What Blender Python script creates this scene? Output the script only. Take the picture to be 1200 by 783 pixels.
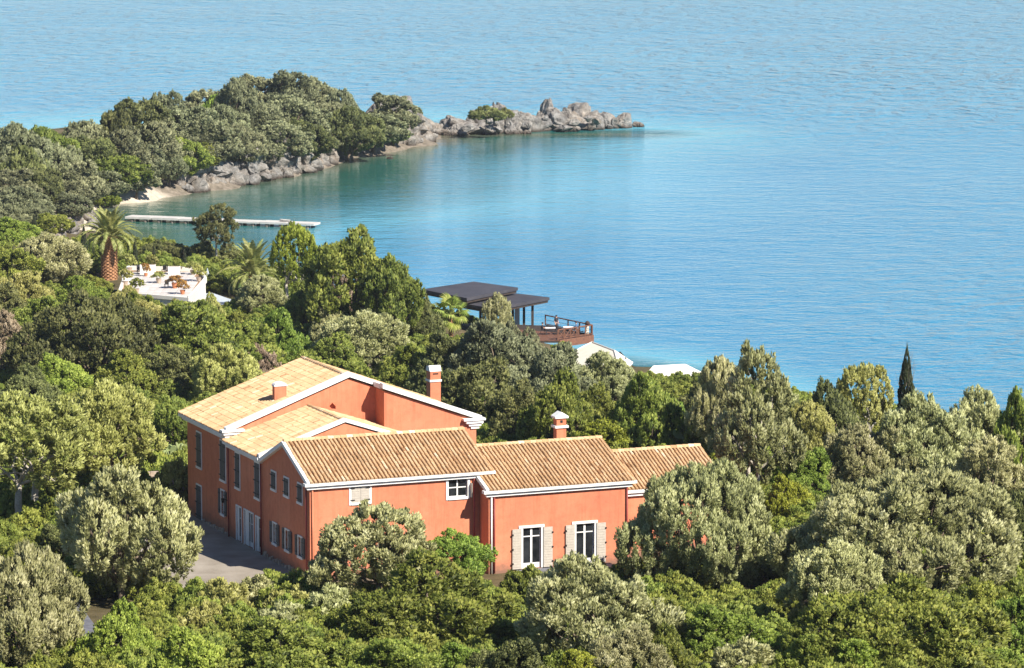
import bpy, math, random
import numpy as np
from mathutils import Vector, Matrix
R = math.radians
for o in list(bpy.data.objects): bpy.data.objects.remove(o, do_unlink=True)
SC = bpy.context.scene
COL = SC.collection

# ------------------------------------------------------------------ camera, sky, sun, exposure
CAM_H = 60.0; F_PX = 4400.0; HORIZON = -220.0; CX, CY = 600.0, 391.5   # in pixels of a 1200 x 783 picture
PITCH = math.atan((CY - HORIZON) / F_PX)
cam = bpy.data.cameras.new('camera'); camo = bpy.data.objects.new('camera', cam); COL.objects.link(camo)
cam.sensor_width = 36.0; cam.lens = F_PX / 1200.0 * 36.0; cam.clip_start = 1.0; cam.clip_end = 30000.0
camo.location = (0, 0, CAM_H); camo.rotation_euler = (math.pi / 2 - PITCH, 0, 0)
SC.camera = camo

SUN_AZ = R(135.0)      # measured from +Y towards +X: right of the camera and behind it
SUN_EL = R(40.0)
world = bpy.data.worlds.new('World'); SC.world = world; world.use_nodes = True
wn = world.node_tree.nodes; wl = world.node_tree.links
sky = wn.new('ShaderNodeTexSky'); sky.sky_type = 'NISHITA'; sky.sun_disc = False
sky.sun_elevation = SUN_EL; sky.sun_rotation = SUN_AZ; sky.altitude = 2500; sky.air_density = 1.0; sky.dust_density = 0.0; sky.ozone_density = 4.0
bg = wn['Background']; bg.inputs['Strength'].default_value = 0.075
wl.new(sky.outputs[0], bg.inputs['Color'])
sl = bpy.data.lights.new('sun', 'SUN'); slo = bpy.data.objects.new('sun', sl); COL.objects.link(slo)
sl.energy = 5.0; sl.angle = R(0.5); sl.color = (1.0, 0.94, 0.84)
sd = Vector((math.sin(SUN_AZ) * math.cos(SUN_EL), math.cos(SUN_AZ) * math.cos(SUN_EL), math.sin(SUN_EL)))
slo.rotation_euler = sd.to_track_quat('Z', 'Y').to_euler(); slo.location = (60, 0, 150)
SC.view_settings.view_transform = 'Standard'; SC.view_settings.look = 'None'
SC.view_settings.exposure = 0.85; SC.view_settings.gamma = 1.0; SC.view_settings.use_curve_mapping = False
SC.render.engine = 'CYCLES'; SC.render.resolution_x = 1024; SC.render.resolution_y = 668
try:
    SC.cycles.max_bounces = 8; SC.cycles.diffuse_bounces = 5; SC.cycles.transparent_max_bounces = 4
    SC.cycles.caustics_reflective = False; SC.cycles.caustics_refractive = False
except Exception: pass

# ------------------------------------------------------------------ picture <-> place
_c, _s = math.cos(PITCH), math.sin(PITCH)
def ray(px, py):
    x = (px - CX) / F_PX; y = -(py - CY) / F_PX
    return np.array([x, _c + y * _s, -_s + y * _c])
EYE = np.array([0, 0, CAM_H])
def at_z(px, py, z):
    r = ray(px, py); return EYE + r * ((z - CAM_H) / r[2])
def at_y(px, py, Y):
    r = ray(px, py); return EYE + r * (Y / r[1])

# ------------------------------------------------------------------ materials
MATS = {}
def nodes_of(m): return m.node_tree.nodes, m.node_tree.links
def base_mat(name, rough=0.8, spec=0.3):
    m = bpy.data.materials.new(name); m.use_nodes = True; MATS[name] = m
    b = m.node_tree.nodes['Principled BSDF']; b.inputs['Roughness'].default_value = rough
    b.inputs['Specular IOR Level'].default_value = spec
    return m, b
def noise(n, scale, detail=5, rough=0.6, vec=None, l=None, dist=0.0):
    t = n.new('ShaderNodeTexNoise'); t.inputs['Scale'].default_value = scale; t.inputs['Detail'].default_value = detail
    t.inputs['Roughness'].default_value = rough; t.inputs['Distortion'].default_value = dist
    if vec is not None: l.new(vec, t.inputs['Vector'])
    return t
def ramp(n, l, src, stops):
    r = n.new('ShaderNodeValToRGB'); l.new(src, r.inputs['Fac']); cr = r.color_ramp
    while len(cr.elements) < len(stops): cr.elements.new(0.5)
    for e, (p, c) in zip(cr.elements, stops): e.position = p; e.color = (*c, 1)
    return r
def mix(n, l, a, b, f, mode='MIX'):
    m = n.new('ShaderNodeMix'); m.data_type = 'RGBA'; m.blend_type = mode; m.clamp_result = False
    for s, v in ((0, f), (6, a), (7, b)):
        if hasattr(v, 'is_linked') or isinstance(v, bpy.types.NodeSocket): l.new(v, m.inputs[s])
        elif s == 0: m.inputs[0].default_value = v
        else: m.inputs[s].default_value = (*v, 1)
    return m.outputs[2]
def simple(name, colA, colB, scale=3.0, rough=0.8, bump=0.0, spec=0.3, tint=0.0, bscale=None, coord='Object', metallic=0.0):
    """two colours mixed by noise, an optional per-piece tint attribute and fine relief"""
    m, b = base_mat(name, rough, spec); n, l = nodes_of(m)
    tc = n.new('ShaderNodeTexCoord'); v = tc.outputs[coord]
    nz = noise(n, scale, 6, 0.62, v, l)
    rp = ramp(n, l, nz.outputs['Fac'], [(0.3, colA), (0.7, colB)]); out = rp.outputs['Color']
    if tint:
        at = n.new('ShaderNodeAttribute'); at.attribute_name = 'tint'
        mr = n.new('ShaderNodeMapRange'); l.new(at.outputs['Fac'], mr.inputs[0]); mr.inputs[3].default_value = 1 - tint; mr.inputs[4].default_value = 1 + tint
        mm = n.new('ShaderNodeVectorMath'); mm.operation = 'SCALE'; l.new(out, mm.inputs[0]); l.new(mr.outputs[0], mm.inputs['Scale']); out = mm.outputs[0]
    l.new(out, b.inputs['Base Color']); b.inputs['Metallic'].default_value = metallic
    if bump:
        bz = noise(n, bscale or scale * 6, 6, 0.65, v, l); bp = n.new('ShaderNodeBump'); bp.inputs['Strength'].default_value = bump; bp.inputs['Distance'].default_value = 0.05
        l.new(bz.outputs['Fac'], bp.inputs['Height']); l.new(bp.outputs[0], b.inputs['Normal'])
    return m
def foliage(name, dark, mid, light, transl=0.25, vary=0.25, rough=0.55, soft=.55):
    """leaf colours differ from leaf to leaf (tint), tuft to tuft (clump) and from plant to plant"""
    m, b = base_mat(name, rough, 0.25); n, l = nodes_of(m)
    at = n.new('ShaderNodeAttribute'); at.attribute_name = 'tint'
    rp = ramp(n, l, at.outputs['Fac'], [(0.0, dark), (0.5, mid), (1.0, light)])
    oi = n.new('ShaderNodeObjectInfo')
    mr = n.new('ShaderNodeMapRange'); l.new(oi.outputs['Random'], mr.inputs[0]); mr.inputs[3].default_value = 1 - vary; mr.inputs[4].default_value = 1 + vary
    hs = n.new('ShaderNodeHueSaturation'); l.new(rp.outputs['Color'], hs.inputs['Color']); l.new(mr.outputs[0], hs.inputs['Value'])
    m2 = n.new('ShaderNodeMath'); m2.operation = 'MULTIPLY'; l.new(oi.outputs['Random'], m2.inputs[0]); m2.inputs[1].default_value = 7.13
    fr = n.new('ShaderNodeMath'); fr.operation = 'FRACT'; l.new(m2.outputs[0], fr.inputs[0])
    mh = n.new('ShaderNodeMapRange'); l.new(fr.outputs[0], mh.inputs[0]); mh.inputs[3].default_value = 0.485; mh.inputs[4].default_value = 0.515
    l.new(mh.outputs[0], hs.inputs['Hue'])
    l.new(hs.outputs['Color'], b.inputs['Base Color'])
    if soft:                                   # leaves of a tuft spread round its outward direction
        an = n.new('ShaderNodeAttribute'); an.attribute_name = 'tuft'; vt = n.new('ShaderNodeVectorTransform'); vt.vector_type = 'NORMAL'; vt.convert_from = 'OBJECT'; vt.convert_to = 'WORLD'
        l.new(an.outputs['Vector'], vt.inputs[0]); ge = n.new('ShaderNodeNewGeometry')
        s1 = n.new('ShaderNodeVectorMath'); s1.operation = 'SCALE'; l.new(vt.outputs[0], s1.inputs[0]); s1.inputs['Scale'].default_value = soft
        s2 = n.new('ShaderNodeVectorMath'); s2.operation = 'SCALE'; l.new(ge.outputs['Normal'], s2.inputs[0]); s2.inputs['Scale'].default_value = 1 - soft
        sa = n.new('ShaderNodeVectorMath'); sa.operation = 'ADD'; l.new(s1.outputs[0], sa.inputs[0]); l.new(s2.outputs[0], sa.inputs[1])
        sn = n.new('ShaderNodeVectorMath'); sn.operation = 'NORMALIZE'; l.new(sa.outputs[0], sn.inputs[0]); l.new(sn.outputs[0], b.inputs['Normal'])
    tr = n.new('ShaderNodeBsdfTranslucent'); l.new(hs.outputs['Color'], tr.inputs['Color'])
    ms = n.new('ShaderNodeMixShader'); ms.inputs[0].default_value = transl
    l.new(b.outputs[0], ms.inputs[1]); l.new(tr.outputs[0], ms.inputs[2]); l.new(ms.outputs[0], n['Material Output'].inputs['Surface'])
    return m

# foliage
foliage('olive', (.15, .16, .06), (.44, .44, .18), (.76, .74, .42), .38, .14)
foliage('olive_yellow', (.15, .16, .035), (.46, .455, .12), (.76, .73, .30), .40, .14)
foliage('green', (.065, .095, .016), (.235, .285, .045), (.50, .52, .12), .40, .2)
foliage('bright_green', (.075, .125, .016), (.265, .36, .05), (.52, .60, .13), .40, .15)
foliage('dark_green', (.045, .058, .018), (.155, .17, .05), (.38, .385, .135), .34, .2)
foliage('headland', (.07, .08, .038), (.235, .245, .12), (.47, .475, .26), .34, .2)
foliage('yellow_green', (.08, .10, .008), (.30, .335, .03), (.54, .55, .085), .36, .12)
foliage('dry', (.13, .09, .05), (.28, .20, .13), (.45, .35, .25), .15, .12)
foliage('cypress', (.018, .028, .012), (.042, .055, .022), (.09, .10, .04), .1, .12)
foliage('palm_leaf', (.09, .11, .025), (.24, .26, .07), (.42, .42, .16), .25, .1, soft=0)
foliage('fan_leaf', (.10, .15, .02), (.24, .31, .05), (.42, .44, .13), .3, .1, soft=0)
foliage('cactus', (.14, .17, .06), (.26, .30, .12), (.36, .38, .2), .05, .1, soft=0)
foliage('rust_leaf', (.20, .10, .02), (.42, .24, .05), (.6, .42, .1), .25, .1)
simple('bark', (.10, .07, .045), (.24, .19, .14), 9, .9, .6)
simple('pale_bark', (.30, .26, .20), (.52, .47, .40), 9, .9, .5)
simple('palm_trunk', (.28, .13, .06), (.55, .30, .16), 4, .9, .8, tint=.25)
# villa
def stucco():
    m, b = base_mat('stucco', .85, .2); n, l = nodes_of(m)
    tc = n.new('ShaderNodeTexCoord'); v = tc.outputs['Object']
    a = noise(n, .3, 6, .65, v, l); bnz = noise(n, 2.6, 8, .72, v, l)
    def streaks(k, zs):
        mp = n.new('ShaderNodeMapping'); l.new(v, mp.inputs['Vector']); mp.inputs['Scale'].default_value = (k, k, zs); return noise(n, 1.0, 6, .7, mp.outputs[0], l)
    st = streaks(2.6, .16); s2 = streaks(5.5, .3)
    r1 = ramp(n, l, a.outputs['Fac'], [(.25, (.50, .16, .088)), (.5, (.585, .202, .108)), (.75, (.655, .252, .142))])
    r2 = ramp(n, l, bnz.outputs['Fac'], [(.22, (.80, .79, .78)), (.5, (1, 1, 1)), (.78, (1.08, 1.09, 1.1))])
    r3 = ramp(n, l, st.outputs['Fac'], [(.30, (.76, .73, .71)), (.47, (1, 1, 1)), (.75, (1.08, 1.12, 1.15))])
    r4 = ramp(n, l, s2.outputs['Fac'], [(.28, (.84, .82, .80)), (.45, (1, 1, 1))])
    c = mix(n, l, r1.outputs[0], r2.outputs[0], 1.0, 'MULTIPLY'); c = mix(n, l, c, r3.outputs[0], .8, 'MULTIPLY'); c = mix(n, l, c, r4.outputs[0], .7, 'MULTIPLY')
    sx = n.new('ShaderNodeSeparateXYZ'); l.new(v, sx.inputs[0])               # splash dirt along the foot of the walls
    sz = n.new('ShaderNodeMath'); sz.operation = 'ADD'; l.new(sx.outputs['Z'], sz.inputs[0]); l.new(bnz.outputs['Fac'], sz.inputs[1])
    w = n.new('ShaderNodeMapRange'); l.new(sz.outputs[0], w.inputs[0]); w.inputs[1].default_value = .45; w.inputs[2].default_value = 1.25
    c = mix(n, l, (.24, .13, .09), c, w.outputs[0])
    l.new(c, b.inputs['Base Color'])
    f = noise(n, 26, 6, .7, v, l); bp = n.new('ShaderNodeBump'); bp.inputs['Strength'].default_value = .3; bp.inputs['Distance'].default_value = .03
    l.new(f.outputs['Fac'], bp.inputs['Height']); l.new(bp.outputs[0], b.inputs['Normal'])
stucco()
simple('trim_white', (.70, .69, .66), (.82, .81, .78), 2.5, .7, .1)
def tile_mat():
    m, b = base_mat('roof_tile', .88, .2); n, l = nodes_of(m); tc = n.new('ShaderNodeTexCoord'); v = tc.outputs['Object']
    at = n.new('ShaderNodeAttribute'); at.attribute_name = 'tint'
    r = ramp(n, l, at.outputs['Fac'], [(0.0, (.34, .18, .09)), (.22, (.51, .32, .165)), (.5, (.58, .375, .205)), (.8, (.65, .46, .275)), (1.0, (.76, .63, .45))])
    p1 = noise(n, .7, 6, .65, v, l); p2 = noise(n, 4.5, 6, .7, v, l)
    q1 = ramp(n, l, p1.outputs['Fac'], [(.3, (.80, .79, .77)), (.5, (1, 1, 1)), (.75, (1.06, 1.06, 1.05))]); q2 = ramp(n, l, p2.outputs['Fac'], [(.25, (.72, .70, .66)), (.5, (1, 1, 1))])
    c = mix(n, l, r.outputs[0], q1.outputs[0], 1.0, 'MULTIPLY'); c = mix(n, l, c, q2.outputs[0], .8, 'MULTIPLY'); l.new(c, b.inputs['Base Color'])
    bz = noise(n, 30, 5, .65, v, l); bp = n.new('ShaderNodeBump'); bp.inputs['Strength'].default_value = .35; bp.inputs['Distance'].default_value = .05; l.new(bz.outputs['Fac'], bp.inputs['Height']); l.new(bp.outputs[0], b.inputs['Normal'])
tile_mat()
simple('roof_bed', (.26, .15, .08), (.36, .22, .12), 3, .9, .2)
simple('shutter_grey', (.075, .075, .08), (.12, .12, .125), 6, .6, .1)
simple('shutter_beige', (.40, .355, .30), (.50, .45, .385), 6, .6, .1)
simple('iron', (.012, .012, .013), (.03, .028, .026), 8, .5, .1)
simple('pipe_red', (.20, .035, .03), (.27, .05, .04), 4, .5, 0)
simple('paving', (.23, .195, .155), (.37, .325, .27), .5, .9, .3, bscale=8)
simple('slate', (.12, .12, .14), (.22, .22, .24), 2, .7, .3)
simple('rubble', (.30, .22, .16), (.55, .45, .36), 3, .9, .5)
def glass():
    m, b = base_mat('glass', .05, .25); b.inputs['Base Color'].default_value = (.012, .014, .016, 1)
    n, l = nodes_of(m); tc = n.new('ShaderNodeTexCoord'); nz = noise(n, 1.5, 2, .5, tc.outputs['Object'], l)
    r = ramp(n, l, nz.outputs['Fac'], [(.35, (.008, .009, .010)), (.7, (.03, .033, .036))]); l.new(r.outputs[0], b.inputs['Base Color'])
glass()
# the other buildings
simple('dark_roof', (.045, .042, .05), (.075, .07, .08), .4, .7, .2)
simple('dark_wood', (.035, .025, .02), (.07, .05, .04), 4, .7, .2)
simple('red_wood', (.12, .055, .036), (.21, .10, .062), 4, .7, .3)
simple('cream_wall', (.74, .68, .55), (.84, .79, .67), .8, .85, .15)
simple('white_wall', (.68, .63, .56), (.80, .76, .69), .8, .85, .15)
simple('flagstone', (.50, .45, .42), (.66, .61, .58), .8, .85, .3, tint=.12)
simple('terracotta', (.42, .14, .06), (.60, .25, .12), 4, .8, .2)
simple('canvas_blue', (.33, .37, .42), (.42, .46, .50), 2, .8, .1)
simple('cloth_white', (.72, .72, .72), (.8, .8, .8), 2, .8, .1)
simple('cloth_dark', (.02, .022, .03), (.04, .04, .05), 6, .8, .1)
simple('cloth_blue', (.08, .14, .28), (.12, .2, .36), 6, .8, .1)
simple('skin', (.45, .27, .19), (.55, .34, .25), 6, .6, .05)
simple('concrete', (.46, .43, .40), (.62, .59, .55), .7, .85, .3, bscale=10)
simple('stone_dark', (.12, .09, .075), (.24, .19, .16), 1.5, .9, .5)
simple('lawn', (.06, .10, .02), (.12, .17, .04), 1.5, .9, .6)
def rock_mat():
    m, b = base_mat('limestone', .9, .2); n, l = nodes_of(m)
    tc = n.new('ShaderNodeTexCoord'); v = tc.outputs['Object']; geo = n.new('ShaderNodeNewGeometry')
    a = noise(n, .9, 8, .7, geo.outputs['Position'], l); c = noise(n, .25, 4, .6, geo.outputs['Position'], l)
    r1 = ramp(n, l, a.outputs['Fac'], [(.28, (.085, .075, .068)), (.48, (.25, .228, .205)), (.75, (.48, .445, .40))])
    r2 = ramp(n, l, c.outputs['Fac'], [(.35, (.93, .97, 1.02)), (.55, (1.0, .985, .96)), (.74, (1.12, .95, .80))])
    col = mix(n, l, r1.outputs[0], r2.outputs[0], 1.0, 'MULTIPLY')
    sx = n.new('ShaderNodeSeparateXYZ'); l.new(geo.outputs['Position'], sx.inputs[0])
    w = n.new('ShaderNodeMapRange'); l.new(sx.outputs['Z'], w.inputs[0]); w.inputs[1].default_value = .15; w.inputs[2].default_value = .9
    # the wet, weed-covered band at the waterline
    col = mix(n, l, (.07, .052, .04), col, w.outputs[0]); l.new(col, b.inputs['Base Color'])
    vo = n.new('ShaderNodeTexVoronoi'); vo.feature = 'DISTANCE_TO_EDGE'; vo.inputs['Scale'].default_value = .55; l.new(geo.outputs['Position'], vo.inputs['Vector'])
    mm = n.new('ShaderNodeMath'); mm.operation = 'MULTIPLY'; l.new(vo.outputs['Distance'], mm.inputs[0]); mm.inputs[1].default_value = 1.2
    f = noise(n, 2.5, 8, .75, geo.outputs['Position'], l)
    ad = n.new('ShaderNodeMath'); ad.operation = 'ADD'; l.new(mm.outputs[0], ad.inputs[0]); l.new(f.outputs['Fac'], ad.inputs[1])
    bp = n.new('ShaderNodeBump'); bp.inputs['Strength'].default_value = .9; bp.inputs['Distance'].default_value = .5
    l.new(ad.outputs[0], bp.inputs['Height']); l.new(bp.outputs[0], b.inputs['Normal'])
rock_mat()
def ground_mat():
    m, b = base_mat('earth', .95, .1); n, l = nodes_of(m); geo = n.new('ShaderNodeNewGeometry'); v = geo.outputs['Position']
    a = noise(n, .12, 8, .65, v, l); d = noise(n, 1.2, 8, .7, v, l)
    r1 = ramp(n, l, a.outputs['Fac'], [(.35, (.075, .065, .03)), (.55, (.14, .11, .06)), (.72, (.23, .18, .115))])
    r2 = ramp(n, l, d.outputs['Fac'], [(.3, (.7, .7, .7)), (.7, (1.2, 1.2, 1.2))])
    col = mix(n, l, r1.outputs[0], r2.outputs[0], 1.0, 'MULTIPLY')
    at = n.new('ShaderNodeAttribute'); at.attribute_name = 'sand'
    sand = ramp(n, l, d.outputs['Fac'], [(.3, (.44, .37, .29)), (.7, (.64, .56, .46))])
    col = mix(n, l, col, sand.outputs[0], at.outputs['Fac'])
    a2 = n.new('ShaderNodeAttribute'); a2.attribute_name = 'rocky'; rc = ramp(n, l, d.outputs['Fac'], [(.3, (.10, .085, .06)), (.7, (.30, .25, .2))])
    col = mix(n, l, col, rc.outputs[0], a2.outputs['Fac'])
    l.new(col, b.inputs['Base Color'])
    bp = n.new('ShaderNodeBump'); bp.inputs['Strength'].default_value = .6; bp.inputs['Distance'].default_value = .2
    l.new(d.outputs['Fac'], bp.inputs['Height']); l.new(bp.outputs[0], b.inputs['Normal'])
ground_mat()
def sea_mat():
    m, b = base_mat('sea_water', .08, .5); n, l = nodes_of(m); geo = n.new('ShaderNodeNewGeometry'); v = geo.outputs['Position']
    b.inputs['IOR'].default_value = 1.26
    at = n.new('ShaderNodeAttribute'); at.attribute_name = 'depth'      # water depth: 0 at the shore, 1 in open water
    big = noise(n, .006, 4, .55, v, l)
    dp = n.new('ShaderNodeMath'); dp.operation = 'ADD'; l.new(at.outputs['Fac'], dp.inputs[0])
    mb = n.new('ShaderNodeMapRange'); l.new(big.outputs['Fac'], mb.inputs[0]); mb.inputs[3].default_value = -.2; mb.inputs[4].default_value = .2; l.new(mb.outputs[0], dp.inputs[1])
    r = ramp(n, l, dp.outputs[0], [(0.0, (.16, .155, .10)), (.12, (.03, .125, .09)), (.26, (.015, .125, .12)), (.52, (.11, .38, .475)), (1.0, (.028, .215, .365))])  # shallow to deep colours; pale middle stop paints in the calm bay's sky reflection
    l.new(r.outputs[0], b.inputs['Base Color'])
    def wave(sx, sy, scale, detail, dist=.6):
        mp = n.new('ShaderNodeMapping'); l.new(v, mp.inputs['Vector']); mp.inputs['Scale'].default_value = (sx, sy, 1); mp.inputs['Rotation'].default_value = (0, 0, R(14))
        return noise(n, scale, detail, .55, mp.outputs[0], l, dist)
    w0 = wave(1.0, .7, .2, 4, .5); w1 = wave(.55, 1.0, .22, 3); w2 = wave(.6, 1.0, .75, 3); w3 = wave(.8, 1.0, 2.4, 2)
    calm = n.new('ShaderNodeAttribute'); calm.attribute_name = 'chop'
    patch = noise(n, .012, 3, .5, v, l)
    pm = n.new('ShaderNodeMapRange'); l.new(patch.outputs['Fac'], pm.inputs[0]); pm.inputs[1].default_value = .35; pm.inputs[2].default_value = .65; pm.inputs[3].default_value = .65; pm.inputs[4].default_value = 1.15
    def scaled(x, k):
        q = n.new('ShaderNodeMath'); q.operation = 'MULTIPLY'; l.new(x, q.inputs[0]); q.inputs[1].default_value = k; return q.outputs[0]
    def add(x, y):
        q = n.new('ShaderNodeMath'); q.operation = 'ADD'; l.new(x, q.inputs[0]); l.new(y, q.inputs[1]); return q.outputs[0]
    def mul(x, y):
        q = n.new('ShaderNodeMath'); q.operation = 'MULTIPLY'; l.new(x, q.inputs[0]); l.new(y, q.inputs[1]); return q.outputs[0]
    h0 = mul(scaled(w0.outputs['Fac'], 1.7), calm.outputs['Fac'])
    h = add(add(add(h0, scaled(w1.outputs['Fac'], .8)), scaled(w2.outputs['Fac'], .5)), scaled(w3.outputs['Fac'], .10))
    h = mul(mul(h, calm.outputs['Fac']), pm.outputs[0])
    bp = n.new('ShaderNodeBump'); bp.inputs['Strength'].default_value = 1.0; bp.inputs['Distance'].default_value = 1.3
    l.new(h, bp.inputs['Height']); l.new(bp.outputs[0], b.inputs['Normal'])
sea_mat()

# ------------------------------------------------------------------ mesh helpers
def tagit(o, label=None, cat=None, group=None, kind=None):
    if label: o['label'] = label
    if cat: o['category'] = cat
    if group: o['group'] = group
    if kind: o['kind'] = kind
    return o
def empty(name, loc=(0, 0, 0), rz=0.0, parent=None):
    o = bpy.data.objects.new(name, None); COL.objects.link(o); o.location = loc; o.rotation_euler = (0, 0, rz)
    o.empty_display_size = .3; o.parent = parent
    return o
class MB:
    def __init__(s): s.v = []; s.f = []; s.t = []
    def poly(s, pts, t=.5):
        k = len(s.v); s.v += [tuple(p) for p in pts]; s.f.append(tuple(range(k, k + len(pts)))); s.t.append(t); return s
    def box(s, x0, x1, y0, y1, z0, z1, t=.5):
        return s.hexa([(x0, y0, z0), (x1, y0, z0), (x1, y1, z0), (x0, y1, z0), (x0, y0, z1), (x1, y0, z1), (x1, y1, z1), (x0, y1, z1)], t)
    def hexa(s, p, t=.5):
        k = len(s.v); s.v += [tuple(q) for q in p]
        for f in ((3, 2, 1, 0), (4, 5, 6, 7), (0, 1, 5, 4), (1, 2, 6, 5), (2, 3, 7, 6), (3, 0, 4, 7)): s.f.append(tuple(k + i for i in f)); s.t.append(t)
        return s
    def extr(s, pts, d, t=.5):
        """closed prism: polygon pts swept by vector d"""
        k = len(s.v); m = len(pts); d = Vector(d)
        s.v += [tuple(p) for p in pts] + [tuple(Vector(p) + d) for p in pts]
        s.f.append(tuple(range(k + m - 1, k - 1, -1))); s.f.append(tuple(range(k + m, k + 2 * m))); s.t += [t, t]
        for i in range(m): j = (i + 1) % m; s.f.append((k + i, k + j, k + m + j, k + m + i)); s.t.append(t)
        return s
    def tube(s, path, rad, n=8, t=.5, cap=True):
        k = len(s.v); path = [Vector(p) for p in path]
        rad = rad if hasattr(rad, '__len__') else [rad] * len(path)
        for i, p in enumerate(path):
            a = path[max(i - 1, 0)]; b = path[min(i + 1, len(path) - 1)]; d = (b - a).normalized()
            x = d.orthogonal().normalized() if abs(d.z) < .9 else Vector((1, 0, 0)); x = (x - d * x.dot(d)).normalized(); y = d.cross(x)
            for j in range(n):
                w = 2 * math.pi * j / n; s.v.append(tuple(p + (x * math.cos(w) + y * math.sin(w)) * rad[i]))
        for i in range(len(path) - 1):
            for j in range(n):
                q = (j + 1) % n; s.f.append((k + i * n + j, k + i * n + q, k + (i + 1) * n + q, k + (i + 1) * n + j)); s.t.append(t)
        if cap:
            e = k + (len(path) - 1) * n
            s.f.append(tuple(range(k + n - 1, k - 1, -1))); s.f.append(tuple(range(e, e + n))); s.t += [t, t]
        return s
    def mesh(s, name, mat, smooth=False):
        me = bpy.data.meshes.new(name); me.from_pydata(s.v, [], s.f); me.update()
        a = me.attributes.new('tint', 'FLOAT', 'FACE'); a.data.foreach_set('value', np.array(s.t, dtype=np.float32))
        if mat: me.materials.append(MATS[mat])
        if smooth: me.polygons.foreach_set('use_smooth', [True] * len(s.f))
        return me
    def build(s, name, mat, parent=None, smooth=False, kind=None):
        o = bpy.data.objects.new(name, s.mesh(name, mat, smooth)); COL.objects.link(o); o.parent = parent
        if kind: o['kind'] = kind
        return o
def link(name, me, parent=None, loc=(0, 0, 0), rot=(0, 0, 0), sc=(1, 1, 1)):
    o = bpy.data.objects.new(name, me); COL.objects.link(o); o.parent = parent; o.location = loc; o.rotation_euler = rot; o.scale = sc
    return o
def np_mesh(name, V, Fq, mat, tint=None, smooth=False):
    me = bpy.data.meshes.new(name); nv, nf, k = len(V), len(Fq), Fq.shape[1]
    me.vertices.add(nv); me.vertices.foreach_set('co', V.astype(np.float32).ravel())
    me.loops.add(nf * k); me.loops.foreach_set('vertex_index', Fq.astype(np.int32).ravel())
    me.polygons.add(nf); me.polygons.foreach_set('loop_start', np.arange(nf, dtype=np.int32) * k)
    try: me.polygons.foreach_set('loop_total', np.full(nf, k, dtype=np.int32))
    except Exception: pass
    if tint is not None:
        a = me.attributes.new('tint', 'FLOAT', 'FACE'); a.data.foreach_set('value', tint.astype(np.float32))
    me.update(calc_edges=True); me.validate()
    if mat: me.materials.append(MATS[mat])
    if smooth: me.polygons.foreach_set('use_smooth', [True] * nf)
    return me

# ------------------------------------------------------------------ terrain
COAST = np.array([(230, 60), (230, 280), (150, 285), (90, 292), (60, 303), (45, 318), (35, 338), (28, 362), (24, 386), (17, 402), (10, 410), (-2, 420), (-14, 440), (-24, 462), (-36, 488),
    (-47, 503), (-56, 520), (-61, 538), (-64, 560), (-64, 571), (-58, 582), (-52.5, 592), (-47, 601), (-41, 612), (-36, 625), (-31, 644), (-24, 663), (-18, 678), (-14, 687), (-12.5, 694),
    (-15, 702), (-22, 708), (-40, 712), (-62, 704), (-85, 678), (-110, 648), (-150, 615), (-260, 580), (-260, 60)], float)
VO = at_z(363.7, 681, 16.0)                      # near left corner of the villa
PHI = R(22.5); VU = np.array([math.cos(PHI), math.sin(PHI)]); VV = np.array([-math.sin(PHI), math.cos(PHI)])
def coast_dist(X, Y):
    """signed distance to the shoreline, positive on land"""
    P = np.stack([X, Y], -1); d2 = np.full(X.shape, 1e12); inside = np.zeros(X.shape, bool)
    for i in range(len(COAST)):
        a, b = COAST[i], COAST[(i + 1) % len(COAST)]; ab = b - a
        t = np.clip(((P - a) @ ab) / (ab @ ab), 0, 1); q = P - (a + t[..., None] * ab); d2 = np.minimum(d2, (q ** 2).sum(-1))
        c = ((a[1] > Y) != (b[1] > Y))
        with np.errstate(divide='ignore', invalid='ignore'): xi = a[0] + (Y - a[1]) / (b[1] - a[1]) * ab[0]
        inside ^= c & (X < xi)
    return np.where(inside, 1, -1) * np.sqrt(d2)
def wob(X, Y, s, k): return np.sin(X * s + 1.3 * k) * np.cos(Y * s * 1.13 + 2.1 * k) + .5 * np.sin(X * s * 2.3 + Y * s * 1.7 + k)
GX0, GX1, GY0, GY1, GS = -200.0, 180.0, 70.0, 745.0, 2.5
gx = np.arange(GX0, GX1 + .1, GS); gy = np.arange(GY0, GY1 + .1, GS); MX, MY = np.meshgrid(gx, gy)
CD = coast_dist(MX + 1.5 * wob(MX, MY, .21, 1), MY + 1.5 * wob(MX, MY, .19, 2))
hill = np.interp(MY, [70, 120, 150, 170, 190, 205, 240, 262, 300, 350, 400, 460, 520, 560, 600, 720], [38, 27.5, 21.5, 18.3, 16.6, 16, 16, 13, 9.5, 6.6, 5, 4.4, 4.4, 4.8, 5.4, 5])
hill = hill + np.clip(-MX - 72, 0, 80) * .05 * (MY < 500) + np.clip(MX - 40, 0, 200) * .015 + .35 * wob(MX, MY, .11, 3)
soft = np.where(MY > 585, 7.0, 6.0)
T = np.where(CD > 0, hill * (1 - np.exp(-np.clip(CD, 0, None) / soft)), np.maximum(CD * .22, -4.0))
lu = (MX - VO[0]) * VU[0] + (MY - VO[1]) * VU[1]; lv = (MX - VO[0]) * VV[0] + (MY - VO[1]) * VV[1]
def rectdist(u, v, u0, u1, v0, v1): return np.hypot(np.maximum(np.maximum(u0 - u, u - u1), 0), np.maximum(np.maximum(v0 - v, v - v1), 0))
pad = rectdist(lu, lv, -8, 28, -4, 26); k = np.clip(1 - pad / 7, 0, 1); k = k * k * (3 - 2 * k)
T = T * (1 - k) + 15.85 * k
bd = np.hypot(MX - 22, (MY - 384) * .7); k = np.clip(1 - (bd - 15) / 16, 0, 1); k = k * k * (3 - 2 * k)      # low ground at the beach houses
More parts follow.
